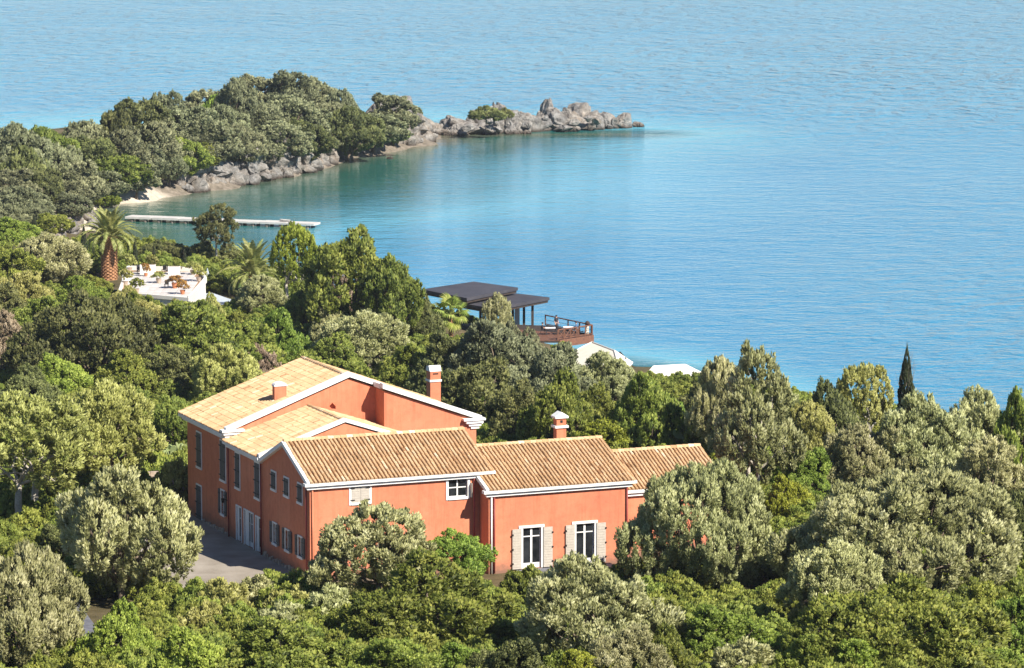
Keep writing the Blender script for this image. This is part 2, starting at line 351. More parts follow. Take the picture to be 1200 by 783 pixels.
T = np.where(CD > 0, T * (1 - k) + np.minimum(T, .9) * k, T)
def TZ(x, y):
    i = min(max((x - GX0) / GS, 0), len(gx) - 1.001); j = min(max((y - GY0) / GS, 0), len(gy) - 1.001)
    i0, j0 = int(i), int(j); a, b = i - i0, j - j0
    return float(T[j0, i0] * (1 - a) * (1 - b) + T[j0, i0 + 1] * a * (1 - b) + T[j0 + 1, i0] * (1 - a) * b + T[j0 + 1, i0 + 1] * a * b)
def stand(px, py, H):
    """the spot on the ground where something H metres tall has its top at (px, py)"""
    r = ray(px, py); prev = None
    for d in np.arange(120, 735, .5):
        p = EYE + r * (d / r[1]); g = p[2] - H - TZ(p[0], p[1])
        if g <= 0: return p[0], p[1], TZ(p[0], p[1])
    p = EYE + r * (700 / r[1]); return p[0], p[1], TZ(p[0], p[1])
nx, ny = len(gx), len(gy)
idx = np.arange(nx * ny).reshape(ny, nx)
Fq = np.stack([idx[:-1, :-1], idx[:-1, 1:], idx[1:, 1:], idx[1:, :-1]], -1).reshape(-1, 4)
me = np_mesh('ground', np.stack([MX, MY, T], -1).reshape(-1, 3), Fq, 'earth', smooth=True)
sand = np.clip(1.3 - np.abs(CD - 1) / 4, 0, 1) * (MY > 470) * (MY < 600)
rocky = np.clip(1.4 - np.abs(CD - 1) / 6, 0, 1) * (MY >= 590)
PATH = [at_z(150, 236, 1.2), at_z(128, 239, 2.0), at_z(112, 231, 3.5), at_z(98, 222, 4.5)]
for a, b in zip(PATH[:-1], PATH[1:]):
    ab = b[:2] - a[:2]; P = np.stack([MX, MY], -1); t = np.clip(((P - a[:2]) @ ab) / (ab @ ab), 0, 1); dd = np.sqrt(((P - a[:2] - t[..., None] * ab) ** 2).sum(-1))
    sand = np.maximum(sand, np.clip(1.6 - dd / 2.2, 0, 1))
at = me.attributes.new('rocky', 'FLOAT', 'POINT'); at.data.foreach_set('value', rocky.ravel().astype(np.float32))
at = me.attributes.new('sand', 'FLOAT', 'POINT'); at.data.foreach_set('value', sand.ravel().astype(np.float32))
tagit(link('ground', me), kind='structure')

# sea: fine sheet over the bay, running out to the horizon
sx = np.concatenate([[-14000, -6000, -2500, -1100, -520], np.arange(-320, 321, 8), [520, 1100, 2500, 6000, 14000]]).astype(float)
sy = np.concatenate([[-2000, -300], np.arange(240, 960, 8), [1040, 1200, 1500, 2200, 3500, 6000, 12000, 24000]]).astype(float)
SX, SY = np.meshgrid(sx, sy); sd_ = -coast_dist(SX, SY)
isl = np.sqrt(np.clip(SX, -12, 24) * 0 + (SX - np.clip(SX, -12, 24)) ** 2 + (SY - 705) ** 2)
near = np.minimum(sd_, isl * 2.5); nd = np.minimum(sd_ * np.where(SX > -25, np.interp(SY, [300, 470, 560], [6.0, 4.0, 1.0]), np.interp(SY, [400, 500], [3.0, 1.0])), isl * 2.5)
head = np.hypot(SX + 38, (SY - 600) * .8)
depth = np.clip(np.clip(nd, 0, None) / 75, 0, 1) ** .75
depth = np.clip(depth * (0.55 + .45 * np.clip((head - 20) / 70, 0, 1)), 0, 1)
chop = np.interp(SY, [300, 420, 480, 620, 690, 760, 900, 2000, 6000], [.6, .5, .3, .18, .4, 1.1, 1.7, 2.2, 2.2])
chop = chop * np.clip(.35 + np.clip(near, 0, 60) / 60, .35, 1.0) + np.clip((SX - 25) / 120, 0, .35) * (SY < 900)
idx = np.arange(SX.size).reshape(SX.shape); Fq = np.stack([idx[:-1, :-1], idx[:-1, 1:], idx[1:, 1:], idx[1:, :-1]], -1).reshape(-1, 4)
me = np_mesh('sea', np.stack([SX, SY, SX * 0], -1).reshape(-1, 3), Fq, 'sea_water')
for nm, arr in (('depth', depth), ('chop', chop)):
    a = me.attributes.new(nm, 'FLOAT', 'POINT'); a.data.foreach_set('value', arr.ravel().astype(np.float32))
tagit(link('sea', me), kind='structure')

# ------------------------------------------------------------------ villa
villa = empty('villa', tuple(VO), PHI)
tagit(villa, 'terracotta red stucco villa with pale tiled roofs and white cornices', 'house')
WHITE, STUC = 'trim_white', 'stucco'
def plane_pt(px, py, axis, d):
    """point of the picture on the villa's vertical plane u = d or v = d, in the villa's own coordinates"""
    r = ray(px, py); N = np.array([*(VU if axis == 'u' else VV), 0]); C = EYE - VO; q = C + r * ((d - C @ N) / (r @ N))
    return q @ np.array([*VU, 0]), q @ np.array([*VV, 0]), q[2]
def wall(mb, axis, d, a0, a1, z0, z1, openings=(), inward=1, depth=.22):
    """a wall face with real openings and their reveals"""
    A = sorted({a0, a1, *[o[0] for o in openings], *[o[1] for o in openings]}); Z = sorted({z0, z1, *[o[2] for o in openings], *[o[3] for o in openings]})
    P = (lambda a, z, e=0: (d + e * inward, a, z)) if axis == 'u' else (lambda a, z, e=0: (a, d + e * inward, z))
    for i in range(len(A) - 1):
        for j in range(len(Z) - 1):
            ca, cz = (A[i] + A[i + 1]) / 2, (Z[j] + Z[j + 1]) / 2
            if any(o[0] < ca < o[1] and o[2] < cz < o[3] for o in openings): continue
            mb.poly([P(A[i], Z[j]), P(A[i + 1], Z[j]), P(A[i + 1], Z[j + 1]), P(A[i], Z[j + 1])])
    for b0, b1, c0, c1 in openings:
        for (p, q) in (((b0, c0), (b1, c0)), ((b1, c0), (b1, c1)), ((b1, c1), (b0, c1)), ((b0, c1), (b0, c0))):
            mb.poly([P(*p), P(*q), P(*q, depth), P(*p, depth)])
trng = random.Random(7)
def tiles(mb, e0, e1, r0, r1, pitch=.245, expo=.46, rad=.086):
    """barrel tiles over one slope: e0-e1 is the eave, r0-r1 the ridge"""
    e0, e1, r0, r1 = map(Vector, (e0, e1, r0, r1)); L = (e1 - e0).length; S = ((r0 - e0).length); d = (e1 - e0).normalized(); up = (r0 - e0).normalized()
    nrm = d.cross(up); nrm = nrm if nrm.z > 0 else -nrm
    nc = int(round(L / pitch)); nr = int(math.ceil(S / expo)); pc = L / nc
    for c in range(nc):
        a = (c + .5) * pc; jit = trng.uniform(-.012, .012); ct_ = trng.gauss(.52, .07)
        for r in range(nr):
            s0 = r * expo - .06; s1 = min(s0 + expo + .06, S); base = e0 + d * (a + jit + trng.uniform(-.014, .014)) + nrm * trng.uniform(-.008, .012); t = min(1, max(0, ct_ + trng.gauss(0, .12))) if trng.random() > .02 else trng.choice((.05, .1, .95))
            k = len(mb.v)
            for (s, q, lift) in ((s0, rad * 1.05, .020), (s1, rad * .92, .004)):
                for w in (0, 45, 90, 135, 180):
                    mb.v.append(tuple(base + up * s + d * (math.cos(R(w)) * q) + nrm * (math.sin(R(w)) * q * 1.25 + lift)))
            for w in range(4): mb.f.append((k + w, k + w + 1, k + w + 6, k + w + 5)); mb.t.append(t)
            mb.f.append((k, k + 1, k + 2, k + 3, k + 4)); mb.t.append(t)
            # the channel tile between two covers
            t2 = min(1, max(0, trng.gauss(.4, .2))); k = len(mb.v); off = pc / 2
            for (s, lift) in ((s0, .006), (s1, -.014)):
                for w, h in ((-.07, .0), (0, -.045), (.07, .0)): mb.v.append(tuple(base + up * s + d * (off + w) + nrm * (h + lift)))
            for w in range(2): mb.f.append((k + w, k + w + 1, k + w + 4, k + w + 3)); mb.t.append(t2)
def ridge_tiles(mb, a, b, rad=.13, step=.38):
    a, b = Vector(a), Vector(b); L = (b - a).length; d = (b - a).normalized(); side = d.cross(Vector((0, 0, 1))).normalized(); n = int(L / step)
    for i in range(n):
        s0 = i * L / n - .04; s1 = (i + 1) * L / n; k = len(mb.v); t = min(1, max(0, trng.gauss(.6, .2)))
        for s, q in ((s0, rad * 1.1), (s1, rad * .92)):
            for w in (-10, 35, 90, 145, 190): mb.v.append(tuple(a + d * s + side * math.cos(R(w)) * q + Vector((0, 0, math.sin(R(w)) * q))))
        for w in range(4): mb.f.append((k + w, k + w + 1, k + w + 6, k + w + 5)); mb.t.append(t)
        mb.f.append((k, k + 1, k + 2, k + 3, k + 4)); mb.t.append(t)
def roof(eA0, eA1, rA0, rA1, eB0, eB1, ends=True):
    """a pitched roof: bed under the tiles, barrel tiles and ridge tiles"""
    bed = MB(); dz = Vector((0, 0, -.12))
    for e0, e1, r0, r1 in ((eA0, eA1, rA0, rA1), (eB0, eB1, rA0, rA1)):
        bed.extr([Vector(e0) - Vector((0, 0, .08)), Vector(e1) - Vector((0, 0, .08)), Vector(r1) - Vector((0, 0, .08)), Vector(r0) - Vector((0, 0, .08))], dz)
    ro = bed.build('roof', 'roof_bed', villa)
    tm = MB(); tiles(tm, eA0, eA1, rA0, rA1); tiles(tm, eB0, eB1, rA0, rA1); ridge_tiles(tm, Vector(rA0) + Vector((0, 0, .05)), Vector(rA1) + Vector((0, 0, .05)))
    tm.build('roof_tiles', 'roof_tile', ro, kind='stuff')
    return ro
def slab_along(mb, a, b, w, h, t=.5, axis='v'):
    """a bar of height h laid on the line a-b, w wide across it (both upright)"""
    a, b = Vector(a), Vector(b); d = (b - a); side = Vector((d.y, -d.x, 0)).normalized() * (w / 2)
    mb.hexa([a - side, b - side, b + side, a + side, a - side + Vector((0, 0, h)), b - side + Vector((0, 0, h)), b + side + Vector((0, 0, h)), a + side + Vector((0, 0, h))], t)

def win_left(v0, v1, z0, z1, kind):
    """a window or door of the left facade (plane u = 0), v0 < v1"""
    w = MB(); fw = .09
    # white surround, proud of the wall
    w.box(-.05, .10, v0 - fw, v0, z0 - (fw if kind != 'door' and kind != 'french' else 0), z1 + fw); w.box(-.05, .10, v1, v1 + fw, z0 - (fw if kind != 'door' and kind != 'french' else 0), z1 + fw)
    w.box(-.052, .102, v0, v1, z1, z1 + fw)
    if kind not in ('door', 'french'): w.box(-.09, .104, v0 - .02 - fw, v1 + .02 + fw, z0 - fw - .05, z0)
    wo = w.build('window' if kind not in ('door', 'french') else 'door', WHITE, villa)
    if kind in ('closed', 'small', 'door'):
        vm = (v0 + v1) / 2
        for a, b in ((v0 + .012, vm - .006), (vm + .006, v1 - .012)):
            s = MB(); s.box(-.075, -.03, a, b, z0 + .01, z1 - .01)
            n = int((z1 - z0) / .14)
            for i in range(n): zz = z0 + .08 + i * (z1 - z0 - .16) / max(1, n); s.box(-.09, -.076, a + .05, b - .05, zz, zz + .075)
            so = s.build('shutter', 'shutter_grey', wo)
        hs = [.12, .5, .88] if (z1 - z0) > 1.6 else [.17, .83]
        for q in hs:
            zz = z0 + (z1 - z0) * q
            for a, b in ((v0 - .09, v0 + .26), (v1 - .26, v1 + .09)): MB().box(-.125, -.092, a, b, zz - .03, zz + .03).build('hinge', 'iron', wo)
        return
    # glazed: recessed pane with sash bars
    g = MB(); g.box(.15, .19, v0, v1, z0, z1); g.build('pane', 'glass', wo)
    f = MB(); vm = (v0 + v1) / 2
    f.box(.10, .148, v0, v0 + .07, z0, z1); f.box(.10, .148, v1 - .07, v1, z0, z1); f.box(.098, .146, v0 + .07, v1 - .07, z1 - .08, z1); f.box(.098, .146, v0 + .07, v1 - .07, z0, z0 + (.28 if kind == 'french' else .08))
    if v1 - v0 > 1.0 or kind == 'open': f.box(.096, .144, vm - .05, vm + .05, z0 + .05, z1 - .05)
    for q in ((.72,) if kind == 'open' else (.66,)): f.box(.106, .142, v0 + .05, v1 - .05, z0 + (z1 - z0) * q - .025, z0 + (z1 - z0) * q + .025)
    f.build('frame', WHITE, wo)
    if kind == 'french':
        c = MB(); c.box(.02, .06, v0 + (v1 - v0) * .56, v1 - .02, z0 + .02, z1 - .02); c.build('door_leaf', WHITE, wo)
    if kind == 'open':
        hw = (v1 - v0) * .52
        for a, b in ((v0 - fw - .02 - hw, v0 - fw - .02), (v1 + fw + .02, v1 + fw + .02 + hw)):
            s = MB(); s.box(-.085, -.025, a, b, z0 - .03, z1 + .03)
            n = int((z1 - z0) / .14)
            for i in range(n): zz = z0 + .05 + i * (z1 - z0 - .1) / max(1, n); s.box(-.10, -.086, a + .05, b - .05, zz, zz + .075)
            s.build('shutter', 'shutter_grey', wo)
        for zz in (z0 + .2, z1 - .2):
            for a, b in ((v0 - fw - .3, v0 - fw + .03), (v1 + fw - .03, v1 + fw + .3)): MB().box(-.115, -.099, a, b, zz - .025, zz + .025).build('hinge', 'iron', wo)
LEFT = {'main': [(20.3, 21.2, 3.35, 5.5, 'closed'), (15.45, 16.45, 3.3, 5.7, 'closed'), (20.4, 21.35, 0.0, 2.12, 'door'), (15.75, 16.4, 1.15, 2.6, 'open')],
        'mid': [(12.7, 13.5, 3.3, 5.4, 'closed'), (8.95, 9.8, 3.3, 5.4, 'closed'), (12.5, 13.4, 0.0, 2.12, 'french'), (10.25, 11.9, 0.0, 2.14, 'french'), (8.75, 9.7, 0.0, 2.1, 'french')],
        'front': [(5.95, 6.7, 4.35, 5.36, 'small'), (3.65, 4.4, 4.35, 5.36, 'small'), (1.25, 2.0, 4.35, 5.4, 'small'), (5.85, 6.55, 1.1, 2.28, 'open'), (3.6, 4.3, 1.1, 2.28, 'open'), (1.3, 2.0, 1.15, 2.28, 'open')]}
ops = {k: [o[:4] for o in v] for k, v in LEFT.items()}
V1, V2, V3 = 8.3, 14.9, 23.2
# front wing
EF, RF = 5.72, 7.38
mb = MB(); wall(mb, 'u', 0, 0, V1, -.4, EF, ops['front'], 1)
fo = [(2.53, 3.65, 4.40, 5.42), (8.58, 9.78, 4.30, 5.40)]
wall(mb, 'v', 0, 0, 11.0, -.4, EF, fo, 1); wall(mb, 'u', 11.0, 0, V1, -.4, EF); wall(mb, 'v', V1, 0, 11.0, -.4, EF)
for uu in (0, 11.0): mb.poly([(uu, 0, EF), (uu, V1, EF), (uu, V1 / 2, RF)])
mb.build('wall', STUC, villa)
roof((-.12, -.32, EF + .06), (11.25, -.32, EF + .06), (-.12, V1 / 2, RF + .14), (11.25, V1 / 2, RF + .14), (-.12, V1 + .1, EF + .10), (11.25, V1 + .1, EF + .10))
c = MB(); c.box(-.40, 11.42, -.36, .03, EF - .14, EF + .035); c.box(-.22, 11.2, -.20, .028, EF - .34, EF - .145); c.build('cornice', WHITE, villa)
def bar(name, mat, a, b, w, h): c = MB(); slab_along(c, a, b, w, h); return c.build(name, mat, villa)
for (a, b) in (((-.13, -.30, EF - .13), (-.13, V1 / 2, RF - .06)), ((-.13, V1 + .02, EF - .09), (-.13, V1 / 2, RF - .06))): bar('verge', WHITE, a, b, .28, .25)
for (a, b) in (((11.14, -.05, EF - .1), (11.14, V1 / 2, RF - .1)), ((11.14, V1 + .02, EF - .16), (11.14, V1 / 2, RF - .1))): bar('verge', 'roof_tile', a, b, .2, .16)
# middle wing (its ridge runs back to the main block)
EM, RM, UM = 5.93, 7.62, 5.18
mb = MB(); wall(mb, 'u', 0, V1, V2, -.4, EM, ops['mid'], 1); wall(mb, 'u', 2 * UM, V1, V2, -.4, EM)
mb.poly([(0, V1 + .002, EF - .5), (2 * UM, V1 + .002, EF - .5), (2 * UM, V1 + .002, EM), (UM, V1 + .002, RM + .02), (0, V1 + .002, EM)])
mb.build('wall', STUC, villa)
roof((-.34, V1 + .15, EM + .02), (-.34, V2 + .0, EM + .02), (UM, V1 + .15, RM + .12), (UM, V2 + .0, RM + .12), (2 * UM + .3, V1 + .15, EM + .02), (2 * UM + .3, V2, EM + .02))
c = MB(); c.box(-.38, .03, V1 - .02, V2 + .12, EM - .18, EM - .005); c.box(-.2, .028, V1 + .1, V2 + .05, EM - .38, EM - .185); c.build('cornice', WHITE, villa)
for e in (-.3, 2 * UM + .3): bar('coping', WHITE, (e, V1 + .06, EM - .02), (UM, V1 + .06, RM + .13), .34, .22)
# main block; the right half of its front gable stands 1.6 m forward
EB, RB, UB, U1, US, VS = 6.45, 9.28, 7.85, 15.7, 9.58, 13.3
zr = lambda u: EB + (RB - EB) * (1 - abs(u - UB) / UB)
mb = MB(); wall(mb, 'u', 0, V2, V3, -.4, EB, ops['main'], 1); wall(mb, 'v', V3, 0, U1, -.4, EB); wall(mb, 'u', U1, VS, V3, -.4, EB)
NIC = (6.55, 6.98, 7.45, 7.85)
mb.poly([(0, V2, 4), (6.3, V2, 4), (6.3, V2, zr(6.3)), (0, V2, EB)])
wall(mb, 'v', V2, 6.3, 7.2, 4, zr(6.3) - .35, [NIC], 1, .3)
mb.poly([(6.3, V2, zr(6.3) - .35), (7.2, V2, zr(6.3) - .35), (7.2, V2, zr(7.2)), (6.3, V2, zr(6.3))])
mb.poly([(7.2, V2, 4), (US, V2, 4), (US, V2, zr(US)), (UB, V2, RB), (7.2, V2, zr(7.2))])
mb.poly([(US, VS, -.4), (U1, VS, -.4), (U1, VS, EB), (US, VS, zr(US))]); mb.poly([(US, VS, -.4), (US, V2, -.4), (US, V2, zr(US)), (US, VS, zr(US))])
mb.poly([(0, V3, EB), (U1, V3, EB), (UB, V3, RB)])
mb.build('wall', STUC, villa)
n_ = MB(); n_.poly([(NIC[0], V2 + .28, NIC[2]), (NIC[1], V2 + .28, NIC[2]), (NIC[1], V2 + .28, NIC[3]), (NIC[0], V2 + .28, NIC[3])])
for s_ in (0, 1):   # shoulders that bring the niche to a pointed head
    q = [(NIC[s_], V2 + .01, NIC[2] + .17), (NIC[s_], V2 + .01, NIC[3]), ((NIC[0] + NIC[1]) / 2, V2 + .01, NIC[3])]
    n_.extr(q, (0, .12, 0))
n_.build('niche', STUC, villa)
roof((-.42, V2 + .15, EB - .04), (-.42, V3 + .4, EB - .04), (UB, V2 + .15, RB + .12), (UB, V3 + .4, RB + .12), (U1 + .42, V2 + .15, EB - .04), (U1 + .42, V3 + .4, EB - .04))
ex = MB()       # roof over the forward half
k2 = (RB + .12 - (EB - .04)) / (U1 + .42 - UB); zz = lambda u: RB + .12 - k2 * (u - UB)
bed = MB(); bed.extr([(US - .05, VS + .15, zz(US) - .012), (U1 + .42, VS + .15, EB - .052), (U1 + .42, V2 + .15, EB - .052), (US - .05, V2 + .15, zz(US) - .012)], (0, 0, -.12)); ro = bed.build('roof', 'roof_bed', villa)
tiles(ex, (U1 + .42, VS + .15, EB - .04), (U1 + .42, V2 + .15, EB - .04), (US - .05, VS + .15, zz(US)), (US - .05, V2 + .15, zz(US))); ex.build('roof_tiles', 'roof_tile', ro, kind='stuff')
c = MB(); c.box(-.48, .03, V2 + .02, V3 + .42, EB - .26, EB - .07); c.box(-.28, .028, V2 + .06, V3 + .25, EB - .46, EB - .26)
c.box(-.45, .9, V3 - .02, V3 + .40, EB - .24, EB - .08); c.build('cornice', WHITE, villa); c = MB(); c.box(U1 - .03, U1 + .46, VS + .02, V3 + .4, EB - .26, EB - .07); c.build('cornice', WHITE, villa)
bar('coping', WHITE, (-.2, V2 + .04, EB - .02), (UB, V2 + .04, RB + .14), .46, .30); bar('coping', WHITE, (US + .2, V2 + .04, zr(US + .2) + .12), (UB, V2 + .04, RB + .14), .46, .30)
bar('coping', WHITE, (US - .16, VS + .04, zr(US - .16) + .12), (U1 + .3, VS + .04, zr(U1) + .0), .50, .30)
bar('coping', WHITE, (US - .02, VS + .3, zr(US) + .10), (US - .02, V2 - .22, zr(US) + .10), .30, .30)
for (u0, sgn, vv) in ((0, -1, V2), (U1, 1, VS)):
    c = MB()
    for i, (w_, h0, h1, pr) in enumerate(((.95, .02, .16, .36), (.75, -.16, .018, .28), (.55, -.34, -.162, .18), (.38, -.52, -.342, .1))):
        a, b = sorted((u0 + sgn * (.5 - i * .11), u0 - sgn * w_)); c.box(a, b, vv - pr, vv + .2, EB + h0, EB + h1)
    c.build('kneeler', WHITE, villa)
# single storey wing with the french windows
W0, W1, WF, WR = 10.52, 19.42, -1.5, 3.0; EW, RW = 4.82, 6.50; WB = 7.5
wo_ = [(12.68, 13.83, .02, 2.44), (16.08, 17.25, .02, 2.44)]
mb = MB(); wall(mb, 'v', WF, W0, W1, -.4, EW, wo_, 1); wall(mb, 'u', W0, WF, WB, -.4, EW); wall(mb, 'u', W1, WF, WB, -.4, EW); wall(mb, 'v', WB, W0, W1, -.4, EW)
for uu in (W0, W1): mb.poly([(uu, WF, EW), (uu, WB, EW), (uu, WR, RW)])
mb.build('wall', STUC, villa)
roof((W0 - .12, WF - .32, EW + .06), (W1 + .28, WF - .32, EW + .06), (W0 - .12, WR, RW + .14), (W1 + .28, WR, RW + .14), (W0 - .12, WB + .3, EW + .06), (W1 + .28, WB + .3, EW + .06))
c = MB(); c.box(W0 - .42, W1 + .44, WF - .36, WF + .03, EW - .14, EW + .035); c.box(W0 - .22, W1 + .2, WF - .2, WF + .028, EW - .34, EW - .145); c.build('cornice', WHITE, villa)
bar('verge', WHITE, (W0 - .13, WF - .3, EW - .12), (W0 - .13, WR, RW - .06), .26, .24)
bar('verge', 'roof_tile', (W1 + .16, WF - .05, EW - .1), (W1 + .16, WR, RW - .1), .2, .16)
# lowest wing at the end
X0, X1, XF, XR = W1 + .0, 26.25, 0.0, 3.5; EX, RX = 3.95, 5.50; XB = 7.0
mb = MB(); wall(mb, 'v', XF, X0, X1, -.6, EX); wall(mb, 'u', X1, XF, XB, -.6, EX); wall(mb, 'v', XB, X0, X1, -.6, EX); mb.poly([(X1, XF, EX), (X1, XB, EX), (X1, XR, RX)])
mb.build('wall', STUC, villa)
roof((X0 + .03, XF - .3, EX + .06), (X1 + .25, XF - .3, EX + .06), (X0 + .03, XR, RX + .14), (X1 + .25, XR, RX + .14), (X0 + .03, XB + .3, EX + .06), (X1 + .25, XB + .3, EX + .06))
c = MB(); c.box(X0 + .02, X1 + .4, XF - .34, XF + .03, EX - .16, EX + .035); c.box(X0 + .02, X1 + .2, XF - .2, XF + .028, EX - .36, EX - .165); c.build('cornice', WHITE, villa)
bar('verge', 'roof_tile', (X1 + .14, XF - .1, EX - .1), (X1 + .14, XR, RX - .1), .2, .16)
# openings of the left facade
for wing in LEFT.values():
    for w in wing: win_left(*w)
# upper windows of the front wing
def surround(u0, u1, z0, z1, v, fw=.13, sill=True):
    w = MB(); w.box(u0 - fw, u0, v - .05, v + .1, z0 - fw, z1 + fw); w.box(u1, u1 + fw, v - .05, v + .1, z0 - fw, z1 + fw); w.box(u0, u1, v - .052, v + .1, z1, z1 + fw); w.box(u0, u1, v - .052 - (.03 if sill else 0), v + .1, z0 - fw, z0)
    return w
u0, u1, z0, z1 = fo[0]; wo = surround(u0, u1, z0, z1, 0).build('window', WHITE, villa)
um = (u0 + u1) / 2
for a, b in ((u0 + .01, um - .008), (um + .008, u1 - .01)):
    s = MB(); s.box(a, b, -.03, .02, z0 + .01, z1 - .01)
    for i in range(6): s.box(a + .06, b - .06, -.042, -.031, z0 + .1 + i * .14, z0 + .18 + i * .14)
    s.build('shutter', 'shutter_beige', wo)
for q in (.16, .84):
    zq = z0 + (z1 - z0) * q
    for a, b in ((u0 - .06, u0 + .22), (u1 - .22, u1 + .06)): MB().box(a, b, -.075, -.04, zq - .025, zq + .025).build('hinge', 'iron', wo)
u0, u1, z0, z1 = fo[1]; wo = surround(u0, u1, z0, z1, 0, .15).build('window', WHITE, villa)
um = (u0 + u1) / 2; zm = (z0 + z1) / 2
for (a, b, p, q) in ((u0 + .05, um - .04, z0 + .05, zm - .03), (um + .04, u1 - .05, z0 + .05, zm - .03), (u0 + .05, um - .04, zm + .03, z1 - .05), (um + .04, u1 - .05, zm + .03, z1 - .05)):
    MB().box(a, b, .12, .14, p, q).build('pane', 'glass', wo)
f = MB(); f.box(u0, u1, .10, .16, z0, z0 + .05); f.box(u0, u1, .10, .16, z1 - .05, z1); f.box(u0, u0 + .05, .098, .158, z0 + .05, z1 - .05); f.box(u1 - .05, u1, .098, .158, z0 + .05, z1 - .05)
f.box(um - .04, um + .04, .096, .156, z0 + .05, z1 - .05); f.box(u0 + .05, um - .04, .10, .154, zm - .03, zm + .03); f.box(um + .04, u1 - .05, .10, .154, zm - .03, zm + .03); f.build('frame', WHITE, wo)
MB().box(u1 + .155, u1 + .19, -.32, -.056, z0 - .05, z1 - .3).build('shutter', 'shutter_beige', wo)
# french windows with shutters folded back
for u0, u1, z0, z1 in wo_:
    w = MB(); w.box(u0 - .12, u0, WF - .04, WF + .1, z0, z1); w.box(u1, u1 + .12, WF - .04, WF + .1, z0, z1); w.box(u0 - .28, u1 + .2, WF - .07, WF + .1, z1 + .002, z1 + .15)
    wo = w.build('french_window', WHITE, villa)
    um = (u0 + u1) / 2; zt = z0 + (z1 - z0) * .78
    for a, b in ((u0 + .04, um - .06), (um + .06, u1 - .04)):
        MB().box(a, b, WF + .14, WF + .16, z0 + .3, zt - .03).build('pane', 'glass', wo); MB().box(a, b, WF + .14, WF + .16, zt + .03, z1 - .05).build('pane', 'glass', wo)
    f = MB(); f.box(um - .06, um + .06, WF + .10, WF + .17, z0, z1); f.box(u0, u0 + .05, WF + .10, WF + .17, z0, z1); f.box(u1 - .05, u1, WF + .10, WF + .17, z0, z1)
    f.box(u0 + .05, um - .06, WF + .102, WF + .168, zt - .03, zt + .03); f.box(um + .06, u1 - .05, WF + .102, WF + .168, zt - .03, zt + .03); f.box(u0 + .05, u1 - .05, WF + .104, WF + .166, z1 - .05, z1); f.box(u0 + .05, u1 - .05, WF + .104, WF + .166, z0, z0 + .3)
    f.build('frame', WHITE, wo)
    for a, b in ((u0 - .12 - .58, u0 - .125), (u1 + .125, u1 + .12 + .58)):
        s = MB(); s.box(a, b, WF - .115, WF - .05, z0 + .02, z1 - .02)
        for i in range(14): s.box(a + .07, b - .07, WF - .128, WF - .116, z0 + .14 + i * .155, z0 + .23 + i * .155)
        so = s.build('shutter', 'shutter_beige', wo)
        e_ = a if a < u0 else b
        for zz_ in (z0 + .35, z0 + 1.2, z1 - .35): MB().box(e_ - .05, e_ + .05, WF - .15, WF - .1, zz_ - .05, zz_ + .05).build('shutter_stay', 'iron', wo)
# chimneys
def roof_hit(px, py, fn):
    """picture point on the main roof, fn(u) being its height"""
    C = EYE - VO; r = ray(px, py)
    for t in np.arange(150, 320, .05):
        q = C + r * t; u = q @ np.array([*VU, 0]); v = q @ np.array([*VV, 0])
        if q[2] <= fn(u, v): return u, v, q[2]
def chimney(u, v, z, w, d, h, style):
    c = MB(); c.box(u - w / 2, u + w / 2, v - d / 2, v + d / 2, z - .9, z + h); co = c.build('chimney', STUC, villa); k = MB()
    if style == 'arch':
        k = MB(); pts = [(u + (w / 2 + .05) * math.cos(R(a)), v - d / 2 - .05, z + h + .002 + .26 * math.sin(R(a))) for a in range(0, 181, 18)]; k.extr(pts, (0, d + .1, 0)); k.build('cap', WHITE, co)
    elif style == 'tall':
        k.box(u - w / 2 - .06, u + w / 2 + .06, v - d / 2 - .06, v + d / 2 + .06, z + h * .55, z + h * .55 + .14); k.build('band', WHITE, co)
        g = MB(); zt = z + h; g.extr([(u - w / 2 - .04, v - d / 2 - .04, zt + .002), (u - w / 2 - .04, v + d / 2 + .04, zt + .002), (u - w / 2 - .04, v + d / 2 - .12, zt + .34), (u - w / 2 - .04, v - d / 2 + .2, zt + .40)], (w + .08, 0, 0)); g.build('cap', WHITE, co)
        MB().box(u - .2, u + .2, v - d / 2 - .012, v - d / 2 + .1, zt - .22, zt - .13).build('flue_slot', 'iron', co)
    else:
        k.box(u - w / 2 - .12, u + w / 2 + .12, v - d / 2 - .1, v + d / 2 + .1, z + h * .52, z + h * .52 + .14); k.build('band', WHITE, co)
        g = MB(); zt = z + h; g.extr([(u - w / 2 - .12, v - d / 2 - .1, zt + .002), (u + w / 2 + .12, v - d / 2 - .1, zt + .002), (u + w / 2 + .12, v - d / 2 - .1, zt + .12), (u, v - d / 2 - .1, zt + .38), (u - w / 2 - .12, v - d / 2 - .1, zt + .12)], (0, d + .2, 0)); g.build('cap', WHITE, co)
        MB().box(u - .08, u + .08, v - d / 2 - .012, v - d / 2 + .1, zt - .28, zt - .12).build('flue_slot', 'iron', co)
left_slope = lambda u, v: (EB + (RB + .12 - EB) * min(u / UB, 1)) if v > V2 - .3 else -99
u, v, z = roof_hit(328.5, 469, left_slope); chimney(u, v + .15, z, .78, .42, .88, 'arch')
right_slope = lambda u, v: RB + .12 - k2 * (u - UB) if v > VS else -99
u, v, z = roof_hit(510, 462, right_slope); chimney(u, v + .3, z, .78, .75, 1.62, 'tall')
u, v, z = plane_pt(656, 513, 'v', WR + .35); chimney(u, v, z, .62, .5, 1.22, 'gabled')
